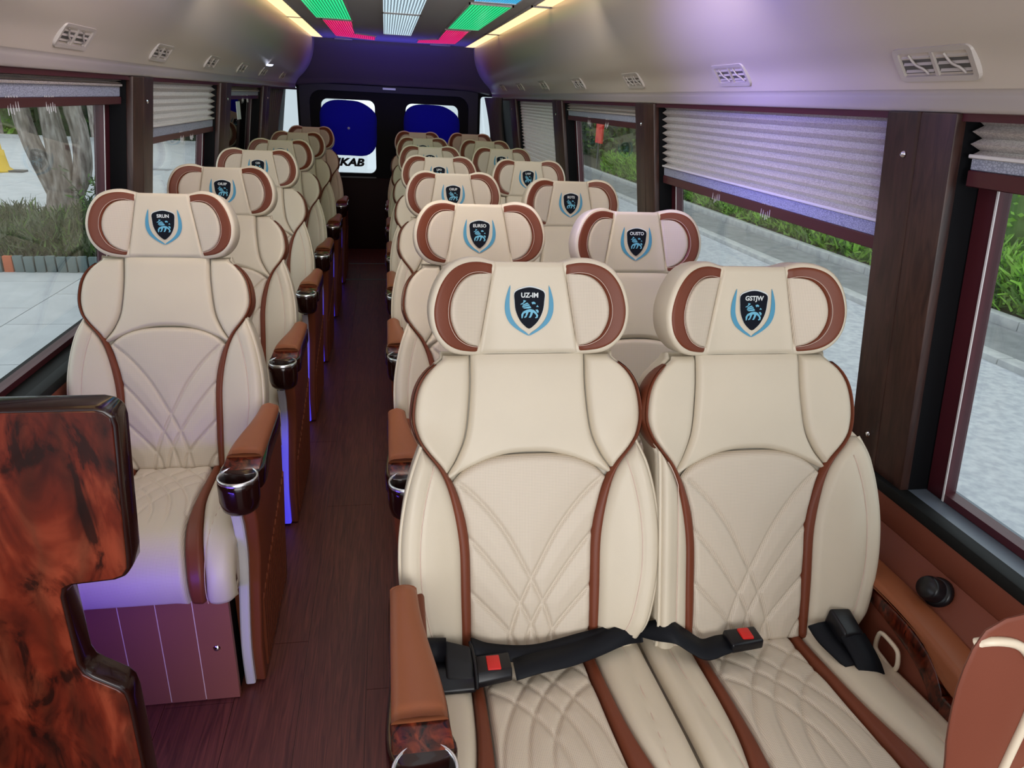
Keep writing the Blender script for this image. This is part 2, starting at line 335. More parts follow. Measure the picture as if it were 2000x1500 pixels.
# windows per side: (y0, y1, z_pleat_bottom, hem_height, fold count)
WIN = {1: [(-0.35, 1.150, (1.417, 1.394, 1.366)), (1.345, 2.645, (1.268, 1.234, 1.206)), (2.875, 4.125, (1.440, 1.410, 1.387)), (4.39, 5.67, (0.98, 0.95, 0.92))],
       -1: [(1.25, 2.55, (1.457, 1.424, 1.402)), (2.785, 3.85, (1.322, 1.284, 1.262)), (4.12, 5.16, (1.452, 1.425, 1.406))]}
for side, nm in ((1, 'right'), (-1, 'left')):
    X = lambda z, off=0.0: xin(z, side, off)
    q = MB()
    lo = [(HW, 0.0), (HW+0.13, 0.0), (HW+0.13, SILL-0.012), (HW, SILL-0.012)]
    q.prism(lo, lambda p: (CX+side*p[0], Y0, p[1]), lambda p: (CX+side*p[0], YR, p[1]))
    wall = struct(q.build('wall_'+nm, 'wall_leather'))
    # upper and lower padded bands with the seam between them
    for z0, z1 in ((0.02, 0.625), (0.632, SILL-0.016)):
        q = MB(); q.box(*sorted((CX+side*(HW-0.012), CX+side*(HW+0.005))), Y0, 5.7, z0, z1); o = q.build('padded_band', 'wall_leather', wall, bevel=0.004)
    # header behind the cove
    q = MB(); q.prism([(0.893, 1.474), (HW+0.05, 1.474), (HW+0.05, 1.488), (0.893, 1.488)], lambda p: (CX+side*p[0], Y0, p[1]), lambda p: (CX+side*p[0], YR, p[1]))
    q.build('window_header', 'maroon_frame', wall)
    # sill
    q = MB(); q.box(*sorted((CX+side*(HW-0.014), CX+side*(HW+0.022))), Y0, 5.7, SILL-0.022, SILL+0.004)
    s_ = struct(q.build('trim_1' if side > 0 else 'trim_2', 'sill_black', bevel=0.004))
    q = MB(); q.box(*sorted((CX+side*(HW+0.02), CX+side*(HW+0.135))), Y0, 5.7, SILL-0.024, SILL); q.build('ledge', 'sill_grey' if side > 0 else 'sill_black', s_)
    # posts between the windows
    ws = WIN[side]; edges = []
    if side > 0: edges = [(1.335, 1.15, 'w'), (2.865, 2.655, 'w'), (4.38, 4.14, 'w'), (5.95, 5.68, 'w')]
    else: edges = [(2.775, 2.56, 'w'), (4.11, 3.86, 'w'), (5.45, 5.17, 'w'), (1.24, 1.0, 'w')]
    for k, (ya, yb, _) in enumerate(edges):
        za, zb = SILL+0.002, 1.487
        # cross-section in (depth, y): inner face chamfered towards the window
        sec = [(0.0, yb), (0.0, ya), (0.022, ya), (0.022, yb)]
        q = MB(); q.prism(sec, lambda p: (X(za, p[0]), p[1], za), lambda p: (X(zb, p[0]), p[1], zb))
        po = struct(q.build('trim_%d' % (3+k if side > 0 else 10+k), 'pillar_wood', bevel=0.004))
        q = MB(); q.prism([(0.0225, yb+.004), (0.0225, ya-.004), (0.10, ya-.004), (0.10, yb+.004)], lambda p: (X(za, p[0]), p[1], za), lambda p: (X(zb, p[0]), p[1], zb)); q.build('recess', 'rear_black', po)
        q = MB(); yc = (ya+yb)/2
        q.prism([(0, yc-0.004), (0, yc+0.004), (0.004, yc+0.004), (0.004, yc-0.004)], lambda p: (X(za, p[0]-0.001), p[1], za), lambda p: (X(zb, p[0]-0.001), p[1], zb))
        q.build('joint_strip', 'pillar_wood', po)
        for zc in (0.80, 1.41):
            c = (X(zc, -0.002), yc+0.03, zc)
            sc = lathe('screw', [(0.0, 0.004), (0.004, 0.0035), (0.0065, 0.0)], 'chrome', po, 12)
            sc.location = c; sc.rotation_euler = (0, -side*PI/2, 0)
    # windows: frame + pane, then the pleated blind as a thing of its own
    for k, (ya, yb, (zp, hz, rz)) in enumerate(ws):
        n_ = (1 if side > 0 else 5)+k
        za, zb = SILL+0.002, 1.485; t = 0.022
        def bar(q, y0, y1, z0, z1, d0=0.068, d1=0.098):
            q.prism([(d0, y0), (d1, y0), (d1, y1), (d0, y1)], lambda p: (X(z0, p[0]), p[1], z0), lambda p: (X(z1, p[0]), p[1], z1))
        q = MB(); bar(q, ya, ya+0.045, za, zb); bar(q, yb-0.045, yb, za, zb); bar(q, ya, yb, za, za+0.018); bar(q, ya, yb, zb-0.03, zb)
        fr = struct(q.build('window_%d' % n_, 'maroon_frame'))
        q = MB(); bar(q, ya+0.045, ya+0.049, za, zb, 0.0655, 0.0675); bar(q, yb-0.049, yb-0.045, za, zb, 0.0655, 0.0675); q.build('rubber_seal', 'white_plastic', fr)
        q = MB(); bar(q, ya+0.04, yb-0.04, za+0.01, zb-0.02, 0.080, 0.084)
        q.build('pane', 'dark_glass' if (side < 0 and k == 2) else 'window_glass', fr)
        # blind
        where = {(1, 0): 'half raised pleated blind of the window in front of the first wooden post, right wall',
                 (1, 1): 'wide white pleated blind lowered halfway, beside the two front right seats',
                 (1, 2): 'gathered blind with blue grey hem, third right window, the one with the red banner',
                 (1, 3): 'pinkish pleated blind pulled fully down at the rear of the right wall',
                 (-1, 0): 'gathered blind with blue grey hem above the window showing the tree',
                 (-1, 1): 'off white pleated blind lowered halfway between the two wooden posts on the left',
                 (-1, 2): 'short gathered blind over the dark rear window on the left'}[(side, k)]
        bl = empty('pleated_blind', (X(1.46, 0.03), (ya+yb)/2, 1.46)); tag(bl, where, 'blind', 'pleated window blinds')
        bl.location = (0, 0, 0)
        ztop = 1.479; off = 0.036; npl = max(2, int(round((ztop-zp)/0.0245))) if zp < 1.43 else 3
        amp = 0.011 if zp < 1.43 else 0.009
        rows = []
        y_a, y_b = ya+0.012, yb-0.012
        if side < 0 and k == 1: y_a, y_b = ya-0.0, yb
        for i in range(2*npl+1):
            f = i/(2*npl); z = ztop+(zp-ztop)*f
            if zp < 1.0: z = ztop+(zp-ztop)*(1-(1-f)**0.75) if f < 1 else zp
            a_ = amp*(0.35+0.65*min(1, f*4+0.3)) if zp > 1.0 else amp*(0.15+0.85*f)
            d = off+(a_ if i % 2 else -a_)
            rows.append([(X(z, d), y, z) for y in np.linspace(y_a, y_b, 9)])
        grid('pleats', rows, 'pleat_fabric', bl, smooth=False)
        def strip(nm2, z0, z1, mat, d0, d1, par=bl, yA=y_a, yB=y_b):
            q = MB(); q.prism([(d0, yA), (d1, yA), (d1, yB), (d0, yB)], lambda p: (X(z0, p[0]), p[1], z0), lambda p: (X(z1, p[0]), p[1], z1)); return q.build(nm2, mat, par, bevel=0.0015, seg=1)
        strip('hem', hz, zp, 'hem_fabric', off-0.004, off+0.004)
        rail = strip('bottom_rail', rz, hz, 'maroon_frame', off-0.008, off+0.008)
        strip('top_edge', zp-0.003, zp+0.004, 'white_plastic' if zp < 1.43 else 'pleat_fabric', off-0.012, off+0.010)
        if zp > 1.1:
            q = MB()                                            # frayed pull threads at the rail
            for c in ((0.37, 0.62) if side > 0 else (0.45, 0.6)):
                yc = y_a+(y_b-y_a)*(1-c if side > 0 else c)
                for j in range(5):
                    y = yc+(j-2)*0.012; dz = 0.028+0.014*random.random()
                    q.box(*sorted((X(hz-dz, off-0.011), X(hz-dz, off-0.0095))), y, y+0.0012, hz-dz, hz+0.004)
            q.build('pull_threads', 'white_plastic', bl)['kind'] = 'stuff'

# cove bins
PROF = [(0.70, 1.915), (0.70, 1.875), (0.715, 1.78), (0.75, 1.69), (0.80, 1.622), (0.856, 1.566), (0.880, 1.524)]
pc = smooth_curve(PROF, 36)
YS = np.linspace(Y0, Y1, 40)
for side, nm in ((1, 'trim_20'), (-1, 'trim_21')):
    P = [[(CX+side*p[0], y, p[1]) for p in pc] for y in YS]
    cv = struct(grid(nm, P, 'cove_panel', flip=(side < 0)))
    lip = smooth_curve([(0.879, 1.525), (0.884, 1.520), (0.882, 1.512), (0.884, 1.492), (0.890, 1.487), (0.93, 1.487)], 14)
    grid('lip', [[(CX+side*p[0], y, p[1]) for p in lip] for y in YS], 'cove_lip', cv, flip=(side < 0))
    q = MB(); n_ = len(pc); q.add([(CX+side*p[0], Y1, p[1]) for p in pc]+[(CX+side*1.05, Y1, 1.524), (CX+side*1.05, Y1, 1.915)], [tuple(range(n_+2))]); q.build('end_cap', 'cove_panel', cv)
# ceiling slab
ce = struct(box('ceiling', 'ceiling_grey', (CX-0.705, CX+0.705, Y0, Y1, 1.905, 1.94)))
for s_ in (-1, 1):
    box('edge_trim', 'ceiling_grey', tuple(sorted((CX+s_*0.70, CX+s_*0.735)))+(Y0, Y1, 1.885, 1.905), ce)
struct(box('roof', 'rear_black', (CX-1.15, CX+1.15, Y0, YR+0.1, 1.95, 1.99)))
for s_ in (-1, 1):
    struct(box('trim_22' if s_ > 0 else 'trim_23', 'rear_black', tuple(sorted((CX+s_*1.06, CX+s_*1.14)))+(Y0, YR+0.05, 1.49, 1.95)))
# ceiling light panels
LT, LG = [], 'ceiling light panels'
def light_panel(kind, x0, x1, y0, y1, mat, label, rot=0, poly=None, rad=0.02):
    e = empty('ceiling_light', ((x0+x1)/2, (y0+y1)/2, 1.905)); tag(e, label, 'light', LG)
    cx, cy = (x0+x1)/2, (y0+y1)/2
    P = poly or [(x0, y0), (x1, y0), (x1, y1), (x0, y1)]
    P = [(a-cx, b-cy) for a, b in P]
    q = MB(); q.prism(P, lambda p: (p[0], p[1], -0.006), lambda p: (p[0], p[1], 0.0)); q.build('diffuser', mat, e, bevel=0.002)
    g = 0.009; sgn = []
    n = len(P); cxm = sum(p[0] for p in P)/n; q = MB()
    for i in range(n):
        a, b = Vector(P[i]), Vector(P[(i+1) % n]); d = (b-a).normalized(); nn = Vector((d.y, -d.x))
        q.prism([a-d*g, b+d*g, b+d*g+nn*g, a-d*g+nn*g], lambda p: (p[0], p[1], -0.009), lambda p: (p[0], p[1], 0.0))
    q.build('surround', 'ceiling_grey', e)
warmL = [(-0.62, -0.51)]; ycut = [-0.8, 0.35, 1.6, 2.75, 3.9, 5.12, 6.78]
names = ['last', 'second to last', 'third from the rear', 'fourth from the rear', 'fifth from the rear', 'foremost']
for i in range(len(ycut)-1):
    nm = names[len(ycut)-2-i]
    light_panel('warm', -0.612, -0.512, ycut[i]+0.02, ycut[i+1]-0.02, 'warm_light', 'warm white ceiling light panel along the left edge, %s' % nm,
        poly=[(-0.612, ycut[i]+0.02), (-0.512, ycut[i]+0.02), (-0.512, ycut[i+1]-0.02), (-0.575, ycut[i+1]-0.02), (-0.612, ycut[i+1]-0.09)] if i == len(ycut)-2 else None)
ycr = [-0.8, 0.1, 1.3, 2.5, 3.73, 5.42, 7.0]
for i in range(len(ycr)-1):
    nm = names[len(ycr)-2-i]; b = min(ycr[i+1]-0.04, 6.88)
    light_panel('warm', 0.718, 0.812, ycr[i]+0.03, b, 'warm_light', 'warm white ceiling light panel along the right edge, %s' % nm,
        poly=[(0.718, ycr[i]+0.03), (0.812, ycr[i]+0.03), (0.812, b-0.09), (0.785, b), (0.718, b)] if i == len(ycr)-2 else None)
for y0, y1, nm in ((4.52, 6.0, 'rear'), (3.0, 4.46, 'front'), (1.3, 2.9, 'forward'), (-0.6, 1.2, 'foremost')):
    light_panel('white', 0.0, 0.205, y0, y1, 'white_light', 'white ribbed light panel in the middle of the ceiling, %s one' % nm)
light_panel('green', -0.415, -0.20, 3.65, 5.04, 'green_light', 'green ribbed light panel on the left half of the ceiling')
light_panel('green', 0.42, 0.625, 3.82, 5.18, 'green_light', 'green ribbed light panel on the right half of the ceiling')
light_panel('red', -0.40, -0.07, 5.14, 6.72, 'red_light', 'red ribbed L-shaped light panel at the left rear of the ceiling',
    poly=[(-0.385, 5.14), (-0.205, 5.14), (-0.225, 6.15), (-0.07, 6.32), (-0.075, 6.74), (-0.385, 6.5)])
light_panel('red', 0.27, 0.64, 5.3, 6.74, 'red_light', 'red ribbed L-shaped light panel at the right rear of the ceiling',
    poly=[(0.42, 5.3), (0.58, 5.3), (0.60, 6.58), (0.28, 6.72), (0.28, 6.38), (0.43, 6.2)])
light_panel('blue', 0.42, 0.625, 2.35, 3.70, 'blue_light', 'blue ribbed light panel in front of the green one, right half of the ceiling')
light_panel('blue', -0.415, -0.20, 2.2, 3.55, 'blue_light', 'blue ribbed light panel in front of the green one, left half of the ceiling')
light_panel('violet', 0.42, 0.625, 0.7, 2.25, 'violet_light', 'violet ribbed light panel on the right half of the ceiling')
light_panel('violet', -0.415, -0.20, 0.6, 2.1, 'violet_light', 'violet ribbed light panel on the left half of the ceiling')
for x0, x1 in ((-0.42, -0.27), (0.40, 0.58)):
    o = box('ceiling_speaker', 'vent_plastic', (x0, x1, 6.83, 6.9, 1.893, 1.905), bevel=0.002); tag(o, 'flat grey grille behind the %s red ceiling light' % ('left' if x0 < 0 else 'right'), 'grille')

# air vents on the coves
def cove_frame(side, s):
    i = s*(len(pc)-1); k = int(min(i, len(pc)-2)); a, b = pc[k], pc[k+1]; p = a+(b-a)*(i-k); d = (b-a)/np.linalg.norm(b-a)
    return Vector((CX+side*p[0], 0, p[1])), Vector((side*d[0], 0, d[1]))
def vent(side, yc, idx):
    # find point on the profile near z 1.562..1.585
    zi = [abs(p_[1]-1.566) for p_ in pc]; s = zi.index(min(zi))/(len(pc)-1); o_, d_ = cove_frame(side, s)
    e = empty('air_vent', (o_.x, yc, o_.z))
    yv = Vector((0, 1, 0)); nn = d_.cross(yv)*(-1 if side > 0 else 1)
    if nn.x*side > 0: nn = -nn
    e.rotation_euler = Matrix((( (d_.x), 0, nn.x), (0, 1, 0), ((d_.z), 0, nn.z))).transposed().transposed().to_euler()
    a, b = 0.034, 0.098
    q = MB(); r = 0.012
    def rr(A, B, rad, n=5):
        P = []
        for cx_, cy_, t0 in ((A-rad, B-rad, 0), (-A+rad, B-rad, PI/2), (-A+rad, -B+rad, PI), (A-rad, -B+rad, 1.5*PI)):
            for t in np.linspace(t0, t0+PI/2, n): P.append((cx_+rad*math.cos(t), cy_+rad*math.sin(t)))
        return P
    O = rr(a, b, 0.012); I = rr(a-0.011, b-0.014, 0.004); n = len(O)
    V = [(p[0], p[1], 0.0) for p in O]+[(p[0]*0.96, p[1]*0.98, 0.007) for p in O]+[(p[0], p[1], 0.006) for p in I]+[(p[0], p[1], -0.004) for p in I]
    F = grid_faces(4, n, False, True)
    q.add(V, F); q.box(-0.023, 0.023, -0.004, 0.004, -0.002, 0.005)
    q.build('bezel', 'vent_plastic', e)
    box('recess', 'vent_dark', (-0.025, 0.025, -0.086, 0.086, -0.006, 0.0008), e)
    for sgn in (-1, 1):
        yc2 = sgn*0.044
        for j in range(3):
            x = -0.014+j*0.014
            q = MB(); q.add([(x-0.002, yc2-0.036, 0.001), (x+0.002, yc2-0.036, 0.004), (x+0.002, yc2+0.036, 0.004), (x-0.002, yc2+0.036, 0.001),
                             (x-0.002, yc2-0.036, -0.001), (x+0.002, yc2-0.036, 0.0025), (x+0.002, yc2+0.036, 0.0025), (x-0.002, yc2+0.036, -0.001)],
                            [(0, 1, 2, 3), (7, 6, 5, 4), (0, 3, 7, 4), (1, 5, 6, 2), (0, 4, 5, 1), (3, 2, 6, 7)])
            q.build('louvre', 'vent_plastic', e)
        q = MB(); yy = yc2+0.006
        P = smooth_curve([(-0.018, yy-0.02, 0.004), (0.0, yy-0.006, 0.006), (0.008, yy+0.01, 0.006), (0.02, yy+0.016, 0.004)], 8)
        tube('nozzle_tab', P, 0.0022, 'vent_plastic', e, 6)
    tag(e, 'white twin air vent in the %s cove, %s' % ('right' if side > 0 else 'left', idx), 'air vent', 'air vents along the coves')
ords = ['nearest the camera', 'second from the front', 'third from the front', 'fourth from the front', 'fifth from the front', 'sixth from the front', 'rearmost']
for k, y in enumerate([1.20, 1.99, 2.83, 3.67, 4.5, 5.3, 6.1]): vent(1, y, ords[k])
for k, y in enumerate([2.07, 2.80, 3.56, 4.28, 5.0, 5.9]): vent(-1, y, ords[k] if k < 5 else 'rearmost')
o = box('hook', 'chrome', (CX-0.70, CX-0.685, 3.60, 3.63, 1.84, 1.865), bevel=0.003); tag(o, 'tiny metal hook at the top of the left cove', 'hook')
lathe('reading_lamp', [(0, -0.012), (0.018, -0.010), (0.026, 0.0)], 'reading_light', None, 16); o = bpy.context.scene.objects['reading_lamp']; o.location = (CX-0.80, 4.9, 1.61); tag(o, 'small lit round lamp under the left cove near the rear', 'lamp')

# ---------------------------------------------------------------- rear of the coach
rear = struct(MB().build('wall_back', 'rear_black')) if False else None
q = MB()
yb = 7.3
DW = [(-0.605, -0.095, 0.735, 1.415), (0.19, 0.71, 0.735, 1.405)]     # rear door panes
NW = [(-0.975, -0.81, 0.70, 1.52), (0.915, 1.075, 0.70, 1.50)]       # narrow corner panes
xs = sorted([-1.1, 1.3]+[v for a in DW+NW for v in a[:2]])
for i in range(len(xs)-1):
    hole = [h for h in DW+NW if abs(h[0]-xs[i]) < 1e-6]
    if hole: q.box(xs[i], xs[i+1], yb, yb+0.06, 0, hole[0][2]); q.box(xs[i], xs[i+1], yb, yb+0.06, hole[0][3], 1.6)
    else: q.box(xs[i], xs[i+1], yb, yb+0.06, 0, 1.6)
wb = struct(q.build('wall_back', 'rear_black'))
def rrect(x0, x1, z0, z1, r, n=6):
    P = []
    for cx_, cz, t0 in ((x1-r, z1-r, 0), (x0+r, z1-r, PI/2), (x0+r, z0+r, PI), (x1-r, z0+r, 1.5*PI)):
        for t in np.linspace(t0, t0+PI/2, n): P.append((cx_+r*math.cos(t), cz+r*math.sin(t)))
    return P
for k, (x0, x1, z0, z1) in enumerate(DW+NW):
    n_ = 8+k
    r = 0.06 if k < 2 else 0.03
    # rounded reveal: ring that fills the square corners
    O = rrect(x0-0.03, x1+0.03, z0-0.03, z1+0.03, 0.012); I = rrect(x0+0.004, x1-0.004, z0+0.004, z1-0.004, r); n = len(O)
    V = [(p[0], yb-0.012, p[1]) for p in O]+[(p[0], yb-0.012, p[1]) for p in I]+[(p[0], yb+0.05, p[1]) for p in I]
    V += [(p[0], yb+0.001, p[1]) for p in O]
    fr = struct(mesh('window_%d' % n_, V, [(i, (i+1) % n, n+(i+1) % n, n+i)[::-1] for i in range(n)]+[(n+i, n+(i+1) % n, 2*n+(i+1) % n, 2*n+i)[::-1] for i in range(n)]+[(i, (i+1) % n, 3*n+(i+1) % n, 3*n+i) for i in range(n)], 'rear_black'))
    box('pane', 'window_glass', (x0, x1, yb+0.03, yb+0.034, z0, z1), fr)
# grey surround of the rear doors, with a dark rounded inset
def frame_ring(name, O, I, y0, y1, mat, par=None):
    n = len(O); V = [(p[0], y0, p[1]) for p in O]+[(p[0], y0, p[1]) for p in I]+[(p[0], y1, p[1]) for p in I]+[(p[0], y1, p[1]) for p in O]
    return mesh(name, V, [(i, n+i, n+(i+1) % n, (i+1) % n) for i in range(n)]+[(n+i, 2*n+i, 2*n+(i+1) % n, n+(i+1) % n) for i in range(n)]+[(3*n+i, i, (i+1) % n, 3*n+(i+1) % n) for i in range(n)], mat, par)
frame_ring('door_surround', rrect(-0.79, 0.89, 0.62, 1.54, 0.03), rrect(-0.70, 0.80, 0.64, 1.485, 0.11), yb-0.05, yb, 'rear_grey', wb)
box('lower_panel', 'rear_brown', (-0.79, 0.89, yb-0.06, yb, 0.0, 0.70), wb, bevel=0.01)
box('panel_rail', 'vent_dark', (-0.62, -0.10, yb-0.075, yb-0.06, 0.702, 0.712), wb)
# header bulkhead sloping from the ceiling to above the doors
hb = smooth_curve([(6.95, 1.915), (6.96, 1.87), (7.02, 1.78), (7.12, 1.66), (7.20, 1.58), (7.22, 1.55), (7.30, 1.545)], 24)
xx = np.linspace(CX-1.0, CX+1.0, 25)
struct(grid('trim_30', [[(xv, p[0], p[1]-0.045*max(0, (abs(xv-CX)-0.45)/0.5)**2*(i/23.0)) for xv in xx] for i, p in enumerate(hb)], 'bulkhead'))
o = box('interior_lamp', 'reading_light', (-0.02, 0.10, 7.215, 7.235, 1.512, 1.53), bevel=0.003); tag(o, 'small oblong lamp above the rear doors', 'lamp')
MATS_l = base_mat('faint_lamp', (0.3, 0.3, 0.4), 0.4); o.data.materials[0] = MATS_l
bsdf(MATS_l).inputs['Emission Color'].default_value = (0.5, 0.5, 0.8, 1); bsdf(MATS_l).inputs['Emission Strength'].default_value = 0.25
# blue sunshade panels on the rear doors
for (x0, x1, z0, z1), lab in (((-0.615, -0.085, 0.905, 1.405), 'rounded blue shade panel over the left rear door window'), ((0.175, 0.715, 0.84, 1.40), 'rounded blue shade panel over the right rear door window')):
    P = smooth_curve([(x0+0.10, z1-0.012), ((x0+x1)/2, z1), (x1-0.13, z1-0.02), (x1-0.01, z1-0.11), (x1, (z0+z1)/2), (x1-0.012, z0+0.09), (x1-0.1, z0+0.006), ((x0+x1)/2, z0), (x0+0.1, z0+0.012), (x0+0.012, z0+0.10), (x0, (z0+z1)/2), (x0+0.01, z1-0.09)], 48, True)
    q = MB(); q.prism([tuple(p) for p in P], lambda p: (p[0], yb-0.022, p[1]), lambda p: (p[0], yb-0.014, p[1]))
    e = empty('sunshade', ((x0+x1)/2, yb-0.02, z0)); tag(e, lab, 'sunshade', 'blue rear door shades')
    e.location = (0, 0, 0); q.build('film', 'blue_film', e)
    c = lathe('suction_cap', [(0, 0.006), (0.006, 0.005), (0.012, 0)], 'emblem_pale', e, 10); c.location = ((x0+x1)/2, yb-0.024, (z0+z1)/2+0.0); c.rotation_euler = (PI/2, 0, 0)
bs = bsdf(MATS['blue_film']); bs.inputs['Emission Color'].default_value = (0.004, 0.005, 0.30, 1); bs.inputs['Emission Strength'].default_value = 0.0

def text_mesh(name, body, size, mat, parent, M4, shear=0.0, bold=0.0, extrude=0.0, ax=1.0):
    cu = bpy.data.curves.new('t', 'FONT'); cu.body = body; cu.size = size; cu.align_x = 'CENTER'; cu.align_y = 'CENTER'; cu.shear = shear; cu.offset = bold; cu.extrude = extrude
    cu.resolution_u = 3
    ob = bpy.data.objects.new('t', cu); COL.objects.link(ob); dg = bpy.context.evaluated_depsgraph_get()
    me = bpy.data.meshes.new_from_object(ob.evaluated_get(dg)); bpy.data.objects.remove(ob)
    me.transform(Matrix.Diagonal((ax, 1, 1, 1))); me.materials.clear(); me.materials.append(MATS[mat]); o = bpy.data.objects.new(name, me); link(o, parent)
    me.transform(M4); return o
o = text_mesh('rear_window_lettering', 'HIIIKAB', 0.098, 'black_matt', None, Matrix.Translation((-0.43, yb+0.026, 0.835))@Matrix.Rotation(PI/2, 4, 'X'), 0.25, 0.005, 0.001, 1.25)
tag(o, 'black slanted lettering on the left rear door window', 'lettering')

# dark corners, curtains beside the rear doors
for side in (-1, 1):
    q = MB(); za, zb = 0.0, 1.50
    y0_, y1_ = (5.96, 7.3) if side > 0 else (5.46, 7.3)
    q.prism([(0.13, y0_), (0.16, y0_), (0.16, y1_), (0.13, y1_)], lambda p: (xin(0.72, side, p[0]), p[1], SILL-0.02), lambda p: (xin(zb, side, p[0]), p[1], zb))
    struct(q.build('trim_31' if side > 0 else 'trim_32', 'rear_black'))
    # gathered curtain hanging from the cove
    rows = []
    for i, z in enumerate(np.linspace(1.49, 0.8, 12)):
        f = i/11.0; r_ = []
        for j in range(41):
            s = j/40.0; y = (6.15+s*1.0) if side > 0 else (5.5+s*1.0)
            amp = 0.016+0.012*f
            yy = (6.6 if side > 0 else 5.8)+(y-(6.6 if side > 0 else 5.8))*(1-0.35*math.sin(PI*min(1, f*1.1)))
            r_.append((xin(z, side, (-0.03 if side > 0 else 0.055)+amp*math.sin(s*2*PI*8)), yy, z))
        rows.append(r_)
    e = grid('curtain', rows, 'rear_curtain_grey'); tag(e, 'dark grey gathered curtain in the %s rear corner' % ('right' if side > 0 else 'left'), 'curtain', 'rear corner curtains')
for y in (6.55, 5.93): box('floor_strip', 'vent_dark', (-0.36, 0.0, y, y+0.02, 0.0, 0.006), fl)
o = box('window_sticker', 'stick_white', (xin(1.37, -1, 0.028), xin(1.37, -1, 0.024), 4.40, 4.50, 1.30, 1.395)); tag(o, 'white oblong sticker hanging in the dark left window', 'sticker')

# ================================================================ SEATS
TH = math.radians(19); HZ = 0.474
def bmap(u, w_, t): return np.stack([u, w_*math.sin(TH)-t*math.cos(TH), HZ+w_*math.cos(TH)+t*math.sin(TH)], -1)
pipe = tab([(-0.02, .127), (0.05, .127), (.12, .128), (.20, .129), (.25, .134), (.29, .142), (.33, .154), (.365, .171), (.40, .198), (.425, .213), (.46, .221), (.51, .214), (.545, .195), (.57, .165)])
outer0 = tab([(-0.02, .192), (0.0, .208), (.03, .222), (.07, .235), (.15, .248), (.23, .249), (.30, .240), (.36, .225), (.41, .206)])
seam = tab([(.345, .166), (.36, .155), (.385, .139), (.43, .122), (.51, .113), (.575, .112)])
archw = lambda u: 0.388-0.052*(np.abs(u)/0.150)**2.6
def tback(u, w_):
    a = np.abs(u)
    low = 1-sst(0.36, 0.46, w_)
    return 0.034*sst(0.115, 0.235, a)*low*(1-0.5*sst(0.05, -0.02, w_))+0.012*sst(0.10, 0.22, a)*(1-low)+0.010*np.sin(np.clip(w_/0.575, 0, 1)*PI)
QL = [[(-.150, .345), (-.118, .318), (-.085, .283), (-.048, .232), (-.018, .176), (.010, .120), (.034, .062), (.052, -.01)],
      [(-.135, .245), (-.10, .205), (-.068, .163), (-.038, .118), (-.012, .075), (.006, .032), (.016, -.01)],
      [(-.135, .140), (-.105, .108), (-.075, .075), (-.050, .045), (-.034, .018), (-.028, -.01)],
      [(-.135, .045), (-.11, .02), (-.095, -.01)]]
QL = [smooth_curve(c, 30) for c in QL]; QL += [c*np.array([-1, 1]) for c in QL]
def groove(lines, sig=0.0034, depth=0.0062):
    segs = [(c[:-1], c[1:]) for c in lines]; A = np.vstack([s[0] for s in segs]); B = np.vstack([s[1] for s in segs])
    def f(u, w_):
        p = np.stack([u, w_], -1).reshape(-1, 2); D = np.full(len(p), 9.0); AB = B-A; L2 = (AB**2).sum(1)+1e-12
        for k in range(len(A)):
            t = np.clip(((p-A[k])@AB[k])/L2[k], 0, 1); d = np.linalg.norm(p-(A[k]+t[:, None]*AB[k]), axis=1); D = np.minimum(D, d)
        D = D.reshape(u.shape); puff = 0.0036*(1-np.exp(-(D/0.026)**2))
        return -depth*np.exp(-(D/sig)**2)+puff
    return f
gback = groove(QL)

# seat cushion surface: lateral x, s along the profile from back to the front foot
CPROF = smooth_curve([(.05, .452), (-.05, .456), (-.16, .466), (-.27, .474), (-.345, .472), (-.395, .452), (-.425, .415), (-.434, .375), (-.425, .335)], 120)
CT = np.gradient(CPROF, axis=0); CT /= np.linalg.norm(CT, axis=1)[:, None]; CN = np.stack([CT[:, 1], -CT[:, 0]], 1)   # outward
CN = np.where((CN[:, 1] < 0)[:, None] & (CPROF[:, 0] > -.3)[:, None], -CN, CN)
if CN[10, 1] < 0: CN = -CN
CS = np.r_[0, np.cumsum(np.linalg.norm(np.diff(CPROF, axis=0), axis=1))]; CLEN = CS[-1]
def cmap(x_, s, t):
    y = np.interp(s, CS, CPROF[:, 0]); z = np.interp(s, CS, CPROF[:, 1]); ny = np.interp(s, CS, CN[:, 0]); nz = np.interp(s, CS, CN[:, 1])
    return np.stack([x_+0*s, y+ny*t, z+nz*t], -1)
if cmap(np.array(0.), np.array(0.1), np.array(0.01))[2] < cmap(np.array(0.), np.array(0.1), np.array(0.0))[2]: CN = -CN
def tcush(x_, s):
    a = np.abs(x_); return 0.010*sst(0.09, 0.17, a)-0.012*sst(0.19, 0.245, a)+0.0*s
s_in = tab([(0, .100), (.25, .104), (.38, .112), (.50, .128), (CLEN, .132)]); s_out = tab([(0, .121), (.25, .130), (.38, .150), (.50, .170), (CLEN, .166)])
QC = [[(-.10, .02), (-.055, .055), (.0, .11), (.05, .18), (.085, .26), (.10, .34)], [(-.10, .085), (-.05, .12), (0., .175), (.035, .24), (.055, .32), (.06, .40)],
      [(-.05, .0), (.0, .035), (.055, .085), (.105, .15)], [(-.10, .15), (-.06, .18), (-.02, .23), (.01, .30), (.02, .37)], [(.0, -.02), (.05, .015), (.105, .06)]]
QC = [smooth_curve(c, 24) for c in QC]; QC += [c*np.array([-1, 1]) for c in QC]
gcush = groove(QC, 0.0035, 0.0050)

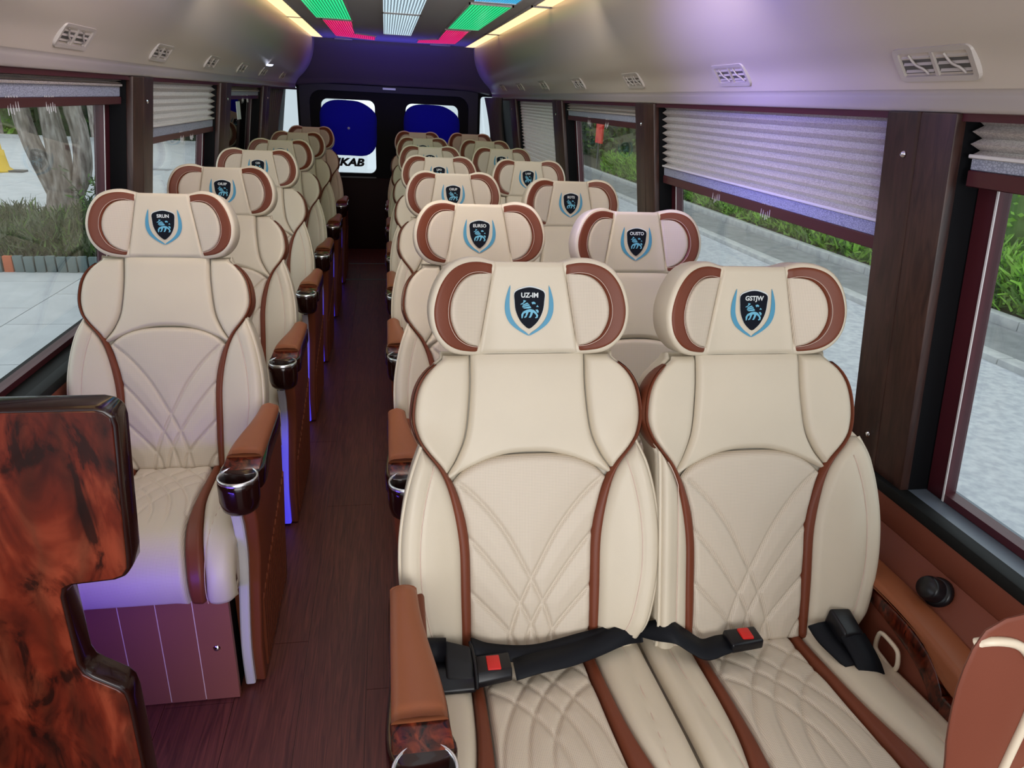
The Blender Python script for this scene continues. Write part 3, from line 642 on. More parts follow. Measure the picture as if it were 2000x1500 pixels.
# headrest surface
HC = (0.205, 1.100); TA = math.radians(12)
def hmap(u, w_, t): return np.stack([u, HC[0]+w_*math.sin(TA)-t*math.cos(TA), HC[1]+w_*math.cos(TA)+t*math.sin(TA)], -1)
def thead(u, w_): a = np.abs(u); return 0.034*sst(0.06, 0.19, a)-0.10*np.clip(w_, -1, 1)**2*0.6
HO_half = [(0, .093), (.045, .093), (.068, .0945), (.098, .102), (.128, .098), (.155, .084), (.176, .056), (.188, .022), (.190, -.008), (.183, -.038), (.166, -.062), (.142, -.077), (.10, -.083), (.05, -.085), (0, -.0855)]
HO = smooth_curve(HO_half+[(-a, b) for a, b in HO_half[-2:0:-1]], 96, True)
def inset(P, d):
    T = np.roll(P, -1, 0)-np.roll(P, 1, 0); T /= np.linalg.norm(T, axis=1)[:, None]; Nn = np.stack([T[:, 1], -T[:, 0]], 1)
    c = P.mean(0); s = np.sign(((c-P)*Nn).sum(1).sum()); return P+s*Nn*d
cp_half = lambda w_: 0.066+(0.0935-w_)/0.178*0.032
OUTD = smooth_curve([(cp_half(.090)+.001, .0885), (.098, .0935), (.126, .090), (.150, .077), (.169, .052), (.180, .020), (.182, -.008), (.175, -.036), (.159, -.057), (.138, -.069), (.115, -.074), (cp_half(-.076)+.001, -.0755)], 44)
IND = smooth_curve([(cp_half(.068)+.001, .0675), (.094, .071), (.115, .067), (.133, .053), (.146, .030), (.151, .004), (.148, -.020), (.137, -.043), (.122, -.056), (.108, -.062), (cp_half(-.065)+.001, -.0635)], 44)

def build_console(root, side, led, dx=0.0):
    c = empty('armrest_console'); c.parent = root
    S = lambda x_: side*(x_-dx)
    # body side profile (y, z)
    pr = [(-.365, .004), (-.368, .12), (-.352, .30), (-.350, .40), (-.372, .50), (-.40, .56), (-.40, .595), (.0, .625), (.05, .56), (.07, .30), (.09, .004)]
    pr = [tuple(p) for p in pr]
    q = MB(); q.prism(pr, lambda p: (S(0.207+0.029*float(sst(.28, .36, np.array(p[1])))), p[0]+(.008 if p[0] < -.3 else 0), p[1]), lambda p: (S(0.262+0.026*sst(0.1, .6, np.array(p[1]))), p[0], p[1]))
    q.build('side_panel', 'brown_leather', c, bevel=0.008, seg=3)
    # fluted outer panel
    q = MB()
    for k in range(15):
        y = -.335+k*.026; zt = 0.25+0.011*k; n = 4
        P = [(y, .03), (y+.024, .03), (y+.024, zt+.010), (y, zt)]; xo = [float(0.262+0.026*sst(0.1, .6, np.array(b))) for a, b in P]
        V = [(S(xx_-.002), a, b) for xx_, (a, b) in zip(xo, P)]+[(S(xx_+.004), a+(0.007 if i in (0, 3) else -0.007), b-(.006 if i > 1 else 0)) for i, (xx_, (a, b)) in enumerate(zip(xo, P))]
        q.add(V, [(0, 1, 2, 3), (7, 6, 5, 4), (0, 4, 5, 1), (1, 5, 6, 2), (2, 6, 7, 3), (3, 7, 4, 0)])
    q.build('fluted_panel', 'brown_leather', c)
    # led strip on the front edge
    cz = smooth_curve([(-.372, .012), (-.376, .12), (-.362, .28), (-.358, .40), (-.378, .50), (-.395, .545)], 30)
    P = []
    for y, z in cz:
        xa = 0.214+0.018*sst(0.1, .55, np.array(z)); P.append([(S(xa), y+.012, z), (S(xa), y-.004, z), (S(xa+.004), y-.007, z), (S(xa+.020), y-.007, z), (S(xa+.024), y-.004, z), (S(xa+.024), y+.012, z)])
    grid('led_strip', P, led, c, smooth=False, flip=(side < 0))
    # dark gloss wooden rim under the pad
    rim = smooth_curve([(.30, -.36), (.300, -.20), (.300, -.03), (.288, -.012), (.262, -.012), (.250, -.03), (.240, -.12), (.218, -.25), (.214, -.32), (.212, -.36)], 50, True)
    q = MB(); q.prism([tuple(p) for p in rim], lambda p: (S(p[0]), p[1], .592), lambda p: (S(p[0]), p[1], .640)); q.build('wood_rim', 'dark_gloss_wood', c, bevel=0.005)
    # leather pad
    Lq = smooth_curve([(.219, -.315), (.220, -.28), (.228, -.22), (.240, -.15), (.248, -.09), (.252, -.025)], 26); ys = Lq[:, 1]
    rows = []
    for k, (xa, y) in enumerate(Lq):
        xb = 0.297; e_ = min(1, math.sqrt(max(0, 1-(1-min(1, (min(k, 25-k))/2.0))**2))+0.55)
        rows.append([(S(xa), y, .638), (S(xa-.001), y, .655), (S(xa+.004), y, .655+.009*e_), (S(xa+.012), y, .655+.014*e_), (S((xa+xb)/2), y, .655+.017*e_), (S(xb-.012), y, .655+.014*e_), (S(xb-.004), y, .655+.009*e_), (S(xb+.001), y, .655), (S(xb), y, .638)])
    grid('armrest_pad', rows, 'tan_leather', c, caps=True, flip=(side > 0))
    # burl cap from pad down to the cup
    cap = [(.217, -.31), (.211, -.355), (.297, -.355), (.300, -.31)]
    q = MB(); q.prism(cap, lambda p: (S(p[0]), p[1], .60), lambda p: (S(p[0]), p[1], .655 if p[1] > -.33 else .640)); q.build('burl_cap', 'burl_wood_dark', c, bevel=0.003)
    # cup holder
    cx_, cy_ = S(0.254), -.382
    hs = lathe('cup_housing', [(0.0, .552), (.033, .552), (.041, .560), (.0455, .58), (.0465, .62), (.0455, .634), (.041, .638)], 'dark_gloss_wood', c, 32, (cx_, cy_, 0))
    lathe('cup_holder', [(.0455, .634), (.0455, .641), (.0425, .643), (.040, .638), (.037, .600), (.035, .575), (.0, .573)], 'steel', c, 36, (cx_, cy_, 0))
    return c

def build_seat(kind, side=None, led='led_diffuser', front_panels=True):
    root = empty('bus_seat')
    bl = 1.0; br = 1.0
    if kind == 'window': ol = lambda w_: np.minimum(outer0(w_), 0.196+0*w_); orr = lambda w_: outer0(w_)+0.022
    elif kind == 'aisle_right': ol = outer0; orr = outer0
    else: ol = outer0; orr = outer0
    ow = {-1: ol, 1: orr}
    # ---- backrest shell
    ws = np.r_[-.045, -.042, -.03, -.01, np.linspace(0.02, .54, 28), .56, .572, .580, .584]
    rows = []
    for i, w_ in enumerate(ws):
        sh = {0: .55, 1: .8, 2: .93, 3: 1.0}.get(i, 1.0); j = len(ws)-1-i; sh = min(sh, {0: .5, 1: .78, 2: .93, 3: .99}.get(j, 1.0))
        Ls = []
        for s in (-1, 1):
            o_ = np.maximum(ow[s](min(w_, .41)) if w_ < .43 else 0, pipe(np.clip(w_, 0, .57)))
            if w_ > .41: o_ = pipe(min(w_, .57))
            elif w_ > .36: o_ = max(float(ow[s](w_)), float(pipe(w_)))
            if w_ < 0: o_ = ow[s](max(w_, -.02))
            Ls.append(float(o_)+.003)
        lw, rw = Ls; th = 0.095*sh; row = []
        fr = -.010
        for f in np.linspace(-1, 1, 13):
            u = f*(lw if f < 0 else rw)*.97; row.append((u, w_, float(tback(np.array(u), np.array(w_)))*sh+fr-(1-sh)*.04))
        tr_ = float(tback(np.array(rw), np.array(w_)))*sh
        for a, b in ((1.0, -.006), (1.0, -.03), (.99, -.06), (.95, -.08)): row.append((a*rw, w_, (tr_+b)*1.0 if b > -.05 else b*sh))
        for f in np.linspace(.85, -.85, 7): row.append((f*(rw if f > 0 else lw), w_, -th))
        tl_ = float(tback(np.array(-lw), np.array(w_)))*sh
        for a, b in ((.95, -.08), (.99, -.06), (1.0, -.03), (1.0, -.006)): row.append((-a*lw, w_, (tl_+b) if b > -.05 else b*sh))
        rows.append(row)
    A = np.array(rows); P = bmap(A[..., 0], A[..., 1], A[..., 2])
    back = grid('backrest', P, 'cream_leather', root, close_m=True, caps=True)
    # ---- centre quilted panel
    v = np.linspace(-1, 1, 96)
    Acur = None
    wb_ = -.015; s = np.linspace(0, 1, 128)[:, None]; ub = v[None, :]*0.148
    Wt = archw(ub)-.002; W = wb_+s*(Wt-wb_); U = v[None, :]*(pipe(W)-.006)
    de = np.minimum(np.minimum((W-wb_), (Wt-W)), (1-np.abs(v[None, :]))*pipe(W)); rr_ = rnd(de+1e-4, .014)
    T = tback(U, W)-.004+.016*rr_+gback(U, W)*rr_
    grid('quilted_panel', bmap(U, W, T), 'cream_perforated', back, uvs=np.stack([U, W], -1).reshape(-1, 2)*340)
    # ---- yoke centre
    v = np.linspace(-1, 1, 40); s = np.linspace(0, 1, 30)[:, None]; ub = v[None, :]*.158
    W0 = archw(ub*.95)+.001; W = W0+s*(.578-W0); U = v[None, :]*(seam(W)-.0012)
    de = np.minimum((W-W0), (1-np.abs(v[None, :]))*seam(W)); rr_ = rnd(de+1e-4, .010)*np.sqrt(np.clip(1-np.clip((W-.555)/.03, 0, 1)**2, 0, 1)); 
    T = tback(U, W)-.004+.015*rr_
    grid('yoke_panel', bmap(U, W, T), 'cream_leather', back)
    # ---- shoulders, bolsters, piping
    for sd in (-1, 1):
        wv = np.linspace(.338, .576, 34)
        A1 = np.stack([sd*(seam(wv)+.0012), wv], 1); B1 = np.stack([sd*np.maximum(pipe(wv)-.0015, seam(wv)+.002), wv], 1)
        pad('shoulder_pad', A1, B1, .015, .012, bmap, tback, 'cream_leather', back, 14, -.003)
        wv = np.linspace(-.02, .408, 64)
        A1 = np.stack([sd*(pipe(wv)+.004), wv], 1); B1 = np.stack([sd*np.maximum(ow[sd](wv), pipe(wv)+.006), wv], 1)
        seamc = np.stack([sd*(pipe(wv)*.0+np.maximum(ow[sd](wv)-.036, pipe(wv)+.008)), wv], 1)[2:-5]
        pad('side_bolster', A1, B1, .018, .020, bmap, tback, 'cream_leather', back, 36, -.003, extra=groove([seamc], .0032, .0026))
        tube('bolster_seam', bmap(seamc[:, 0], seamc[:, 1]*1.0, tback(seamc[:, 0], seamc[:, 1])+.0118), .0010, 'seam_thread', back, 4)
        # welt along the outer edge
        oc = np.stack([sd*(ow[sd](wv)+.001), wv], 1); tube('edge_welt', bmap(oc[:, 0], oc[:, 1], tback(oc[:, 0], oc[:, 1])-.003), .0038, 'cream_rim', back, 6)
        # brown piping band
        wv = np.linspace(-.02, .560, 60); hwid = .0030+.0085*(1-sst(.25, .42, wv))*(.75+.25*sst(-.02, .1, wv))
        A1 = np.stack([sd*(pipe(wv)-hwid), wv], 1); B1 = np.stack([sd*(pipe(wv)+hwid), wv], 1)
        pad('piping', A1, B1, .015, .009, bmap, tback, 'brown_leather', back, 9, .0005, .012)
        # brown band round the side of the shoulder
        wv = np.linspace(.36, .562, 24); rows = []
        for w_ in wv:
            e_ = math.sin(PI*np.clip((w_-.36)/(.562-.36), 0, 1))**.5; p_ = float(pipe(w_)); t0 = float(tback(np.array(p_), np.array(w_)))
            rows.append([(sd*(p_+.004), w_, t0+.004), (sd*(p_+.0065), w_, t0-.008-.004*e_), (sd*(p_+.0065), w_, t0-.008-.028*e_), (sd*(p_+.004), w_, t0-.010-.046*e_)])
        A = np.array(rows); grid('shoulder_band', bmap(A[..., 0], A[..., 1], A[..., 2]), 'brown_leather', back, flip=(sd < 0))
    # ---- headrest
    tf = thead
    def ring(P2, t): return hmap(P2[:, 0], P2[:, 1], tf(P2[:, 0], P2[:, 1])+t)
    def ringb(P2, t): return hmap(P2[:, 0], P2[:, 1], 0*P2[:, 0]+t)
    R = [ring(HO*f_, -.003) for f_ in (.02, .2, .35, .5, .65)]+[ring(inset(HO, .04), .001), ring(inset(HO, .014), .004), ring(inset(HO, .006), .0035), ring(inset(HO, .002), .000), ring(HO, -.006)]
    back_t = lambda P2: thead(P2[:, 0], P2[:, 1])*.7-.060
    R += [hmap(HO[:, 0], HO[:, 1], tf(HO[:, 0], HO[:, 1])-.03), hmap(HO[:, 0], HO[:, 1], back_t(HO))]
    for d, t in ((.004, -.008), (.014, -.014)): I = inset(HO, d); R.append(hmap(I[:, 0], I[:, 1], back_t(I)+t))
    I = HO*.02; R.append(hmap(I[:, 0], I[:, 1], back_t(I)-.016))
    head = grid('headrest', np.array(R), 'cream_rim', root, close_m=True)
    wv = np.linspace(.0925, -.079, 34); A1 = np.stack([-cp_half(wv), wv], 1); B1 = np.stack([cp_half(wv), wv], 1)
    pad('centre_panel', A1, B1, .006, .005, hmap, tf, 'cream_leather', head, 26, .003, .006)
    for sd in (-1, 1):
        k = np.array([sd, 1])
        pad('wing_trim', OUTD*k, IND*k, .005, .005, hmap, tf, 'brown_leather', head, 10, .003, .003)
        wv = IND[:, 1]; E_ = np.stack([cp_half(wv)+.0005, wv], 1)
        pad('wing_insert', (IND*1.0)*k, E_*k, .007, .010, hmap, tf, 'cream_perforated', head, 20, .002, .006, uvscale=360)
        off = IND+(OUTD-IND)*.14; tube('stitching', hmap(off[:, 0]*sd, off[:, 1], tf(off[:, 0], off[:, 1])+.0082), .0006, 'seam_thread', head, 4)
    # emblem: pale border, black shield, blue horns
    sh = smooth_curve([(0, .046), (.016, .043), (.0285, .036), (.0285, .020), (.026, .002), (.018, -.016), (.008, -.027), (0, -.032), (-.008, -.027), (-.018, -.016), (-.026, .002), (-.0285, .020), (-.0285, .036), (-.016, .043)], 48, True)
    def flat(name, P2, t, mat, th=.0007):
        P2 = np.asarray(P2); n = len(P2); V = np.vstack([hmap(P2[:, 0], P2[:, 1], tf(P2[:, 0], P2[:, 1])+t), hmap(P2[:, 0], P2[:, 1], tf(P2[:, 0], P2[:, 1])+t-th)])
        F = [tuple(range(n)), tuple(range(n, 2*n))[::-1]]+[(i, n+i, n+(i+1) % n, (i+1) % n) for i in range(n)]
        o = mesh(name, V, F, mat, head); bm = bmesh.new(); bm.from_mesh(o.data); bmesh.ops.recalc_face_normals(bm, faces=bm.faces); bmesh.ops.triangulate(bm, faces=[f for f in bm.faces if len(f.verts) > 4]); bm.to_mesh(o.data); bm.free(); return o
    zt = .0092
    flat('emblem_border', inset(sh*np.array([1, 1])+np.array([.0003, .0012]), -.0012), zt, 'emblem_pale'); flat('emblem_shield', sh, zt+.0006, 'emblem_black')
    for sd in (-1, 1):
        H_ = [(.037, .050), (.0425, .036), (.0465, .018), (.0460, -.002), (.038, -.020), (.022, -.034), (.0, -.046), (.004, -.040), (.018, -.030), (.030, -.016), (.0365, .000), (.038, .018), (.0375, .034)]
        C_ = smooth_curve(H_, 40, True)*np.array([sd, 1]); flat('emblem_horn', C_, zt, 'emblem_blue')
    # stylised beast in pale blue
    bz = [[(910, 290), (950, 300), (935, 320), (870, 345), (868, 358), (905, 345)], [(900, 356), (965, 326), (988, 343), (898, 370)], [(893, 377), (992, 350), (1006, 370), (893, 394)], [(897, 402), (1010, 377), (1028, 402), (985, 412), (925, 414)],
          [(1030, 322), (1062, 312), (1092, 332), (1084, 352), (1062, 342), (1050, 355), (1035, 340)], [(1098, 390), (1115, 362), (1139, 390)], [(1088, 430), (1120, 425), (1139, 450), (1130, 482), (1108, 460)],
          [(880, 500), (905, 458), (960, 430), (1015, 418), (1065, 432), (1105, 470), (1060, 471), (1000, 462), (950, 470), (915, 490)], [(880, 500), (915, 490), (900, 550), (885, 555)],
          [(950, 470), (990, 463), (955, 540), (925, 550), (925, 535), (945, 515)], [(1020, 465), (1055, 471), (1040, 510), (1020, 545), (990, 545), (1005, 520)], [(1060, 471), (1105, 470), (1131, 510), (1125, 545), (1095, 555), (1085, 542), (1105, 530), (1095, 500)]]
    beast = [[((x_-1000)/7690, .045-(y_-115)/7690) for x_, y_ in b_][::-1] for b_ in bz]
    V, F = [], []
    for b_ in beast:
        o_ = len(V); b_ = np.array(b_); V += list(hmap(b_[:, 0], b_[:, 1]+.0, tf(b_[:, 0], b_[:, 1])+zt+.0012)); F.append(tuple(range(o_, o_+len(b_))))
    o = mesh('emblem_beast', V, F, 'emblem_light_blue', head); bm = bmesh.new(); bm.from_mesh(o.data); bmesh.ops.triangulate(bm, faces=bm.faces[:]); bm.to_mesh(o.data); bm.free()
    # headrest posts
    for sd in (-1, 1):
        tube('headrest_post', [bmap(np.array(sd*.055), np.array(.56), np.array(-.045)), bmap(np.array(sd*.055), np.array(.66), np.array(-.045))], .006, 'chrome', root, 10)
    # ---- cushion
    sN = np.linspace(0, CLEN, 60)
    bodyl = .232 if kind != 'window' else .213; bodyr = .222 if kind == 'aisle_right' else (.262 if kind == 'window' else .232)
    rows = []
    for s in sN:
        r_ = [(x_, s, float(tcush(np.array(x_), np.array(s)))-.010) for x_ in np.linspace(-bodyl+.01, bodyr-.01, 15)]
        r_ = [(-bodyl+.005, s, -.09), (-bodyl, s, -.03)]+r_+[(bodyr, s, -.03), (bodyr-.005, s, -.09)]; rows.append(r_)
    A = np.array(rows)
    PP = cmap(A[..., 0], A[..., 1], np.where(A[..., 2] < -.05, 0, A[..., 2]))
    lowm = A[..., 2] < -.05; PP[..., 2] = np.where(lowm, .335, PP[..., 2]); PP[..., 1] = np.where(lowm, np.maximum(PP[..., 1], -.41), PP[..., 1])
    cush = grid('cushion', PP, 'cream_leather', root)
    for sd in (-1, 1):
        bo = bodyl if sd < 0 else bodyr
        A1 = np.stack([sd*s_out(sN), sN], 1); B1 = np.stack([sd*(bo+.002)+0*sN, sN], 1)
        sm = np.stack([sd*(bo-.040-.02*sst(.1, .5, sN)), sN], 1)
        pad('cushion_bolster', A1, B1, .020, .022, cmap, tcush, 'cream_leather', cush, 22, -.004, .01, groove([sm], .002, .003))
        ms = sm[1:-1]; tube('cushion_seam', cmap(ms[:, 0], ms[:, 1], tcush(ms[:, 0], ms[:, 1])+.0125), .0009, 'seam_thread', cush, 4)
        A1 = np.stack([sd*s_in(sN), sN], 1); B1 = np.stack([sd*s_out(sN), sN], 1)
        pad('cushion_stripe', A1, B1, .018, .008, cmap, tcush, 'brown_leather', cush, 9, -.003, .01)
    v = np.linspace(-1, 1, 70)[None, :]; s = np.linspace(0, CLEN, 100)[:, None]; U = v*(s_in(s)-.0015)+0*s; S_ = s+0*v
    de = np.minimum((1-np.abs(v))*.1+0*s, np.minimum(S_, CLEN-S_)+.004); rr_ = rnd(de+1e-4, .012)
    T = tcush(U, S_)-.004+.017*rr_+gcush(U, S_)*rr_*(1-sst(.30, .40, S_)*.75)
    grid('cushion_panel', cmap(U, S_, T), 'cream_perforated', cush, uvs=np.stack([U, S_], -1).reshape(-1, 2)*340)
    # ---- base
    b_ = box('base', 'rear_black', (-.205, .200, -.395, .06, .0, .345), root)
    if front_panels:
        n = 5; x0, x1 = -.212, .206; wd = (x1-x0)/n
        for k in range(n):
            box('front_panel', 'pink_brown_panel', (x0+k*wd+.0011, x0+(k+1)*wd-.0011, -.412, -.396, .004, .345), b_, bevel=.0004, seg=1)
        box('panel_backing', 'seam_thread', (x0+.002, x1-.002, -.4116, -.3965, .006, .34), b_)
        c_ = lathe('latch', [(0, .004), (.006, .0035), (.009, 0)], 'chrome', b_, 12); c_.location = (.165, -.413, .17); c_.rotation_euler = (PI/2, 0, 0)
    if side: build_console(root, side, led, 0.028 if kind == 'aisle_right' else 0.0)
    return root

def copy_tree(o, parent=None):
    c = o.copy(); COL.objects.link(c); c.parent = parent
    for ch in list(o.children): copy_tree(ch, c)
    return c
def add_text(root, body, flipx=False):
    head = [c for c in root.children if c.name.startswith('headrest') and not c.name.startswith('headrest_post')][0]
    Mh = Matrix(((1, 0, 0, 0), (0, math.sin(TA), -math.cos(TA), HC[0]), (0, math.cos(TA), math.sin(TA), HC[1]), (0, 0, 0, 1)))
    t = float(thead(np.array(0.), np.array(.03)))+.0112
    text_mesh('emblem_lettering', body, .0150 if len(body) < 4 else .0125, 'emblem_pale', head, Mh@Matrix.Translation((0, .0310, t)), 0, .0004, 0)
LY = [2.077, 2.83, 3.70, 4.51, 5.42, 6.38]; LX = [-.606, -.604, -.616, -.616, -.617, -.617]
AY = [1.260, 2.02, 2.87, 3.66, 4.42, 5.31, 6.19]; BY = [1.240, 1.94, 2.72, 3.61, 4.50, 5.29, 6.25]
DH = 0.213
SEATG = 'cream leather coach seats'
ordn = ['first', 'second', 'third', 'fourth', 'fifth', 'sixth', 'rearmost']
tx = {'L': ['SRUN', 'OIUIP', 'CIIS', 'EII', 'EUI', 'EUI'], 'A': ['UZ-IM', 'EURSO', 'OIIUP', 'LIPO', 'EUI', 'LEX', 'EUI'], 'B': ['GSTJW', 'OUSTO', 'IIOTS', 'LARP', 'HII', 'EUI', 'EUI']}
protoL = build_seat('single', 1, 'led_diffuser', True)
protoA = build_seat('aisle_right', -1, 'led_diffuser', False)
protoB = build_seat('window', None, 'led_diffuser', False)
desc = {('L', 0): 'foremost single cream seat of the left row, half behind the burl wood partition',
        ('A', 0): 'foremost cream seat right of the aisle, between the nearest armrest and the window seat',
        ('B', 0): 'foremost cream window seat on the right, beside the wide wooden post'}
for key, proto, X_, Ys in (('L', protoL, -.606, LY), ('A', protoA, .261, AY), ('B', protoB, .708, BY)):
    allc = []
    for k in range(len(Ys)): allc.append(proto if k == 0 else copy_tree(proto))
    for k, c in enumerate(allc):
        c.location = (X_ if key != 'L' else LX[k], Ys[k]-DH, 0)
        nm = {'L': 'single seat left of the aisle, %s from the front', 'A': 'seat just right of the aisle, %s from the front', 'B': 'window seat on the right, %s from the front'}[key] % ordn[k]
        if k == len(Ys)-1: nm = nm.replace('%s from the front' % ordn[k], 'rearmost and in the dark')
        tag(c, desc.get((key, k), 'cream and brown '+nm), 'seat', {'L': 'single seats left of the aisle', 'A': 'aisle seats of the right pairs', 'B': 'window seats of the right pairs'}[key])
        add_text(c, tx[key][k])
        if key == 'L' and k == 0:
            for cc in c.children:
                if cc.name.startswith('armrest_console'):
                    for d in cc.children:
                        if d.name.startswith('led_strip'): d.data = d.data.copy(); d.data.materials[0] = MATS['led_off']; d['label'] = 'unlit white strip'

# ---------------------------------------------------------------- seat belts of the front pair
def ribbonmesh(name, C, Wd, mat, parent, th=.0015):
    """belt from centre points C and width vectors Wd"""
    C = smooth_curve(C, 40); Wd = smooth_curve(Wd, 40); T = np.gradient(C, axis=0); n = np.cross(T, Wd); n /= np.linalg.norm(n, axis=1)[:, None]+1e-9
    rows = [[C[i]-Wd[i]/2+n[i]*th, C[i]+n[i]*th*1.8, C[i]+Wd[i]/2+n[i]*th, C[i]+Wd[i]/2-n[i]*th, C[i]-Wd[i]/2-n[i]*th] for i in range(len(C))]
    return grid(name, rows, mat, parent, close_m=True, caps=True)
hy = AY[0]-DH     # hinge y of the front row
sb = empty('seat_belt', (0.10, hy-.09, .49)); tag(sb, 'black lap belt with red release button lying across the aisle side front seat', 'seat belt', 'black seat belts')
sb.location = (0, 0, 0)
# retractor housing
q = MB(); q.prism([(-.062, .0), (-.066, .016), (-.05, .036), (-.01, .052), (.022, .050), (.030, .02), (.025, -.005)], lambda p: (.046, hy-.052+p[0], .486+p[1]), lambda p: (.052, hy-.052+p[0], .486+p[1])); q.build('retractor', 'black_plastic', sb, bevel=.002, seg=2)
q = MB(); q.prism([(-.062, .0), (-.064, .010), (-.045, .020), (.0, .024), (.03, .022), (.03, .0)], lambda p: (.052, hy-.052+p[0], .486+p[1]), lambda p: (.140, hy-.060+p[0]*.9, .486+p[1]*1.1)); q.build('retractor_body', 'black_plastic', sb, bevel=.005, seg=3)
tube('retractor_roll', [(.053, hy-.040, .524), (.090, hy-.042, .522)], .022, 'belt_webbing', sb, 18)
q = MB(); q.prism([(-.045, .008), (-.046, .020), (-.02, .040), (.018, .046), (.032, .03), (.03, .008)], lambda p: (.088, hy-.052+p[0], .492+p[1]), lambda p: (.136, hy-.062+p[0]*.9, .490+p[1]*.85)); q.build('cover', 'black_matt', sb, bevel=.006, seg=3)
tube('bezel_edge', smooth_curve([(.138, hy-.025, .520), (.140, hy-.062, .521), (.141, hy-.095, .512), (.141, hy-.117, .497)], 12), .0035, 'chrome', sb, 8); SC.objects['bezel_edge'].data.materials[0] = MATS['black_plastic']
bk = MB(); bk.prism([(-.030, .0), (-.030, .014), (-.020, .026), (.024, .026), (.028, .0)], lambda p: (.143, hy-.078+p[0], .488+p[1]), lambda p: (.208, hy-.072+p[0]*.9, .490+p[1]*.9)); bko = bk.build('buckle', 'black_plastic', sb, bevel=.003, seg=3)
box('release_button', 'red_button', (.163, .188, hy-.092, hy-.058, .508, .5165), bko, bevel=.002)
z_ = .497
ribbonmesh('webbing', [(.215, hy-.080, z_), (.26, hy-.074, z_+.006), (.32, hy-.062, z_+.004), (.38, hy-.045, z_+.006), (.44, hy-.028, z_+.012), (.485, hy-.01, z_-.004)],
           [(0, .046, .004)]*3+[(0, .040, .014), (0, .034, .02), (0, .03, .02)], 'belt_webbing', sb)
ribbonmesh('webbing', [(.14, hy-.035, .52), (.18, hy-.04, .506), (.26, hy-.045, .500), (.36, hy-.03, .506), (.47, hy-.012, .51)], [(0, .03, .012)]*5, 'belt_webbing', sb)
s2 = empty('seat_belt', (0, 0, 0)); tag(s2, 'black crumpled belt and red button buckle on the front window seat', 'seat belt', 'black seat belts')
ribbonmesh('webbing', [(.475, hy-.005, .50), (.50, hy-.03, .515), (.53, hy-.05, .528), (.56, hy-.06, .512), (.59, hy-.075, .500), (.625, hy-.072, .504), (.65, hy-.066, .503)],
           [(0, .03, .01), (.0, .046, .018), (.008, .052, .01), (.012, .05, .004), (.006, .05, .004), (0, .048, 0), (0, .044, 0)], 'belt_webbing', s2)
bk = MB(); bk.prism([(-.024, .0), (.024, .0), (.022, .022), (-.022, .022)], lambda p: (.640, hy-.068+p[0], .497+p[1]), lambda p: (.712, hy-.060+p[0]*.95, .495+p[1]*.95)); bko = bk.build('buckle', 'black_plastic', s2, bevel=.005, seg=3)
box('release_button', 'red_button', (.668, .692, hy-.077, hy-.048, .514, .5215), bko, bevel=.003)
s3 = empty('seat_belt', (0, 0, 0)); tag(s3, 'black belt reel and folded webbing between front window seat and wall', 'seat belt', 'black seat belts')
q = MB(); q.prism([(-.030, -.012), (.026, -.012), (.024, .018), (-.024, .022)], lambda p: (.890+p[0], hy-.045, .528+p[1]), lambda p: (.893+p[0]*.9, hy-.100, .510+p[1])); q.build('retractor', 'black_plastic', s3, bevel=.006, seg=3)
ribbonmesh('webbing', [(.892, hy-.095, .520), (.893, hy-.120, .512), (.896, hy-.145, .498), (.90, hy-.16, .480)], [(.050, 0, .004)]*4, 'belt_webbing', s3, .004)
ribbonmesh('webbing', [(.845, hy-.050, .515), (.850, hy-.080, .505), (.862, hy-.115, .498), (.875, hy-.140, .490)], [(.040, 0, .008)]*4, 'belt_webbing', s3, .003)
XL_ = .958
loop = smooth_curve([(.958, .483), (.9585, .508), (.950, .520), (.910, .519), (.899, .506), (.896, .484), (.906, .472), (.935, .474), (.950, .476)], 44, True)
tube('handle', [(XL_, a, b) for a, b in loop], .0045, 'ivory_plastic', None, 8, closed=True)
lv = empty('recliner_lever', (0, 0, 0)); tag(lv, 'ivory loop recliner lever beside the front window seat', 'lever'); hd = SC.objects['handle']; hd.parent = lv
tube('stem', [(XL_, .918, .473), (XL_-.002, .915, .452), (XL_-.004, .913, .42)], [.006, .007, .008], 'ivory_plastic', lv, 8)

# ---------------------------------------------------------------- wall armrest, knob, recliner
wa = empty('side_rest', (0, 0, 0)); tag(wa, 'brown padded armrest with curved burl wood trim on the right wall', 'armrest')
XW = CX+HW-.012
def strip3(name, top, bot, x0, x1, mat, bevel=.006):
    P = [tuple(p) for p in top]+[tuple(p) for p in bot[::-1]]
    q = MB(); q.prism(P, lambda p: (x0, p[0], p[1]), lambda p: (x1, p[0], p[1])); return q.build(name, mat, wa, bevel=bevel, seg=3)
t1 = smooth_curve([(1.30, .601), (1.10, .601), (.95, .600), (.85, .594), (.78, .584), (.72, .572)], 24); t2 = smooth_curve([(1.30, .572), (1.10, .574), (.95, .578), (.86, .566), (.81, .535), (.72, .520)], 24)
t2b = smooth_curve([(1.30, .572), (1.04, .574), (.93, .577), (.855, .563), (.808, .530), (.780, .47), (.765, .30)], 24); t3 = smooth_curve([(1.30, .545), (1.05, .547), (.96, .541), (.88, .523), (.835, .500), (.803, .455), (.79, .38), (.785, .30)], 24)
XR0 = .962; XR1 = 1.03
strip3('pad', t1, t2, XR0, XR1, 'tan_leather', .012)
strip3('burl_trim', t2b, t3, XR0+.004, XR1, 'burl_wood_dark', .004)
strip3('inner_panel', t3+np.array([0, -.001]), np.array([(1.30, .02), (.82, .02)]), XR0+.012, XR1, 'wall_leather', .003)
q = MB(); q.prism([(XR1-.004, .30), (XR1-.004, .588), (XW-.0005, .641), (XW-.0005, .30)], lambda p: (p[0], .66, p[1]), lambda p: (p[0], 1.34, p[1])); q.build('sloped_panel', 'wall_leather', wa, bevel=.004)
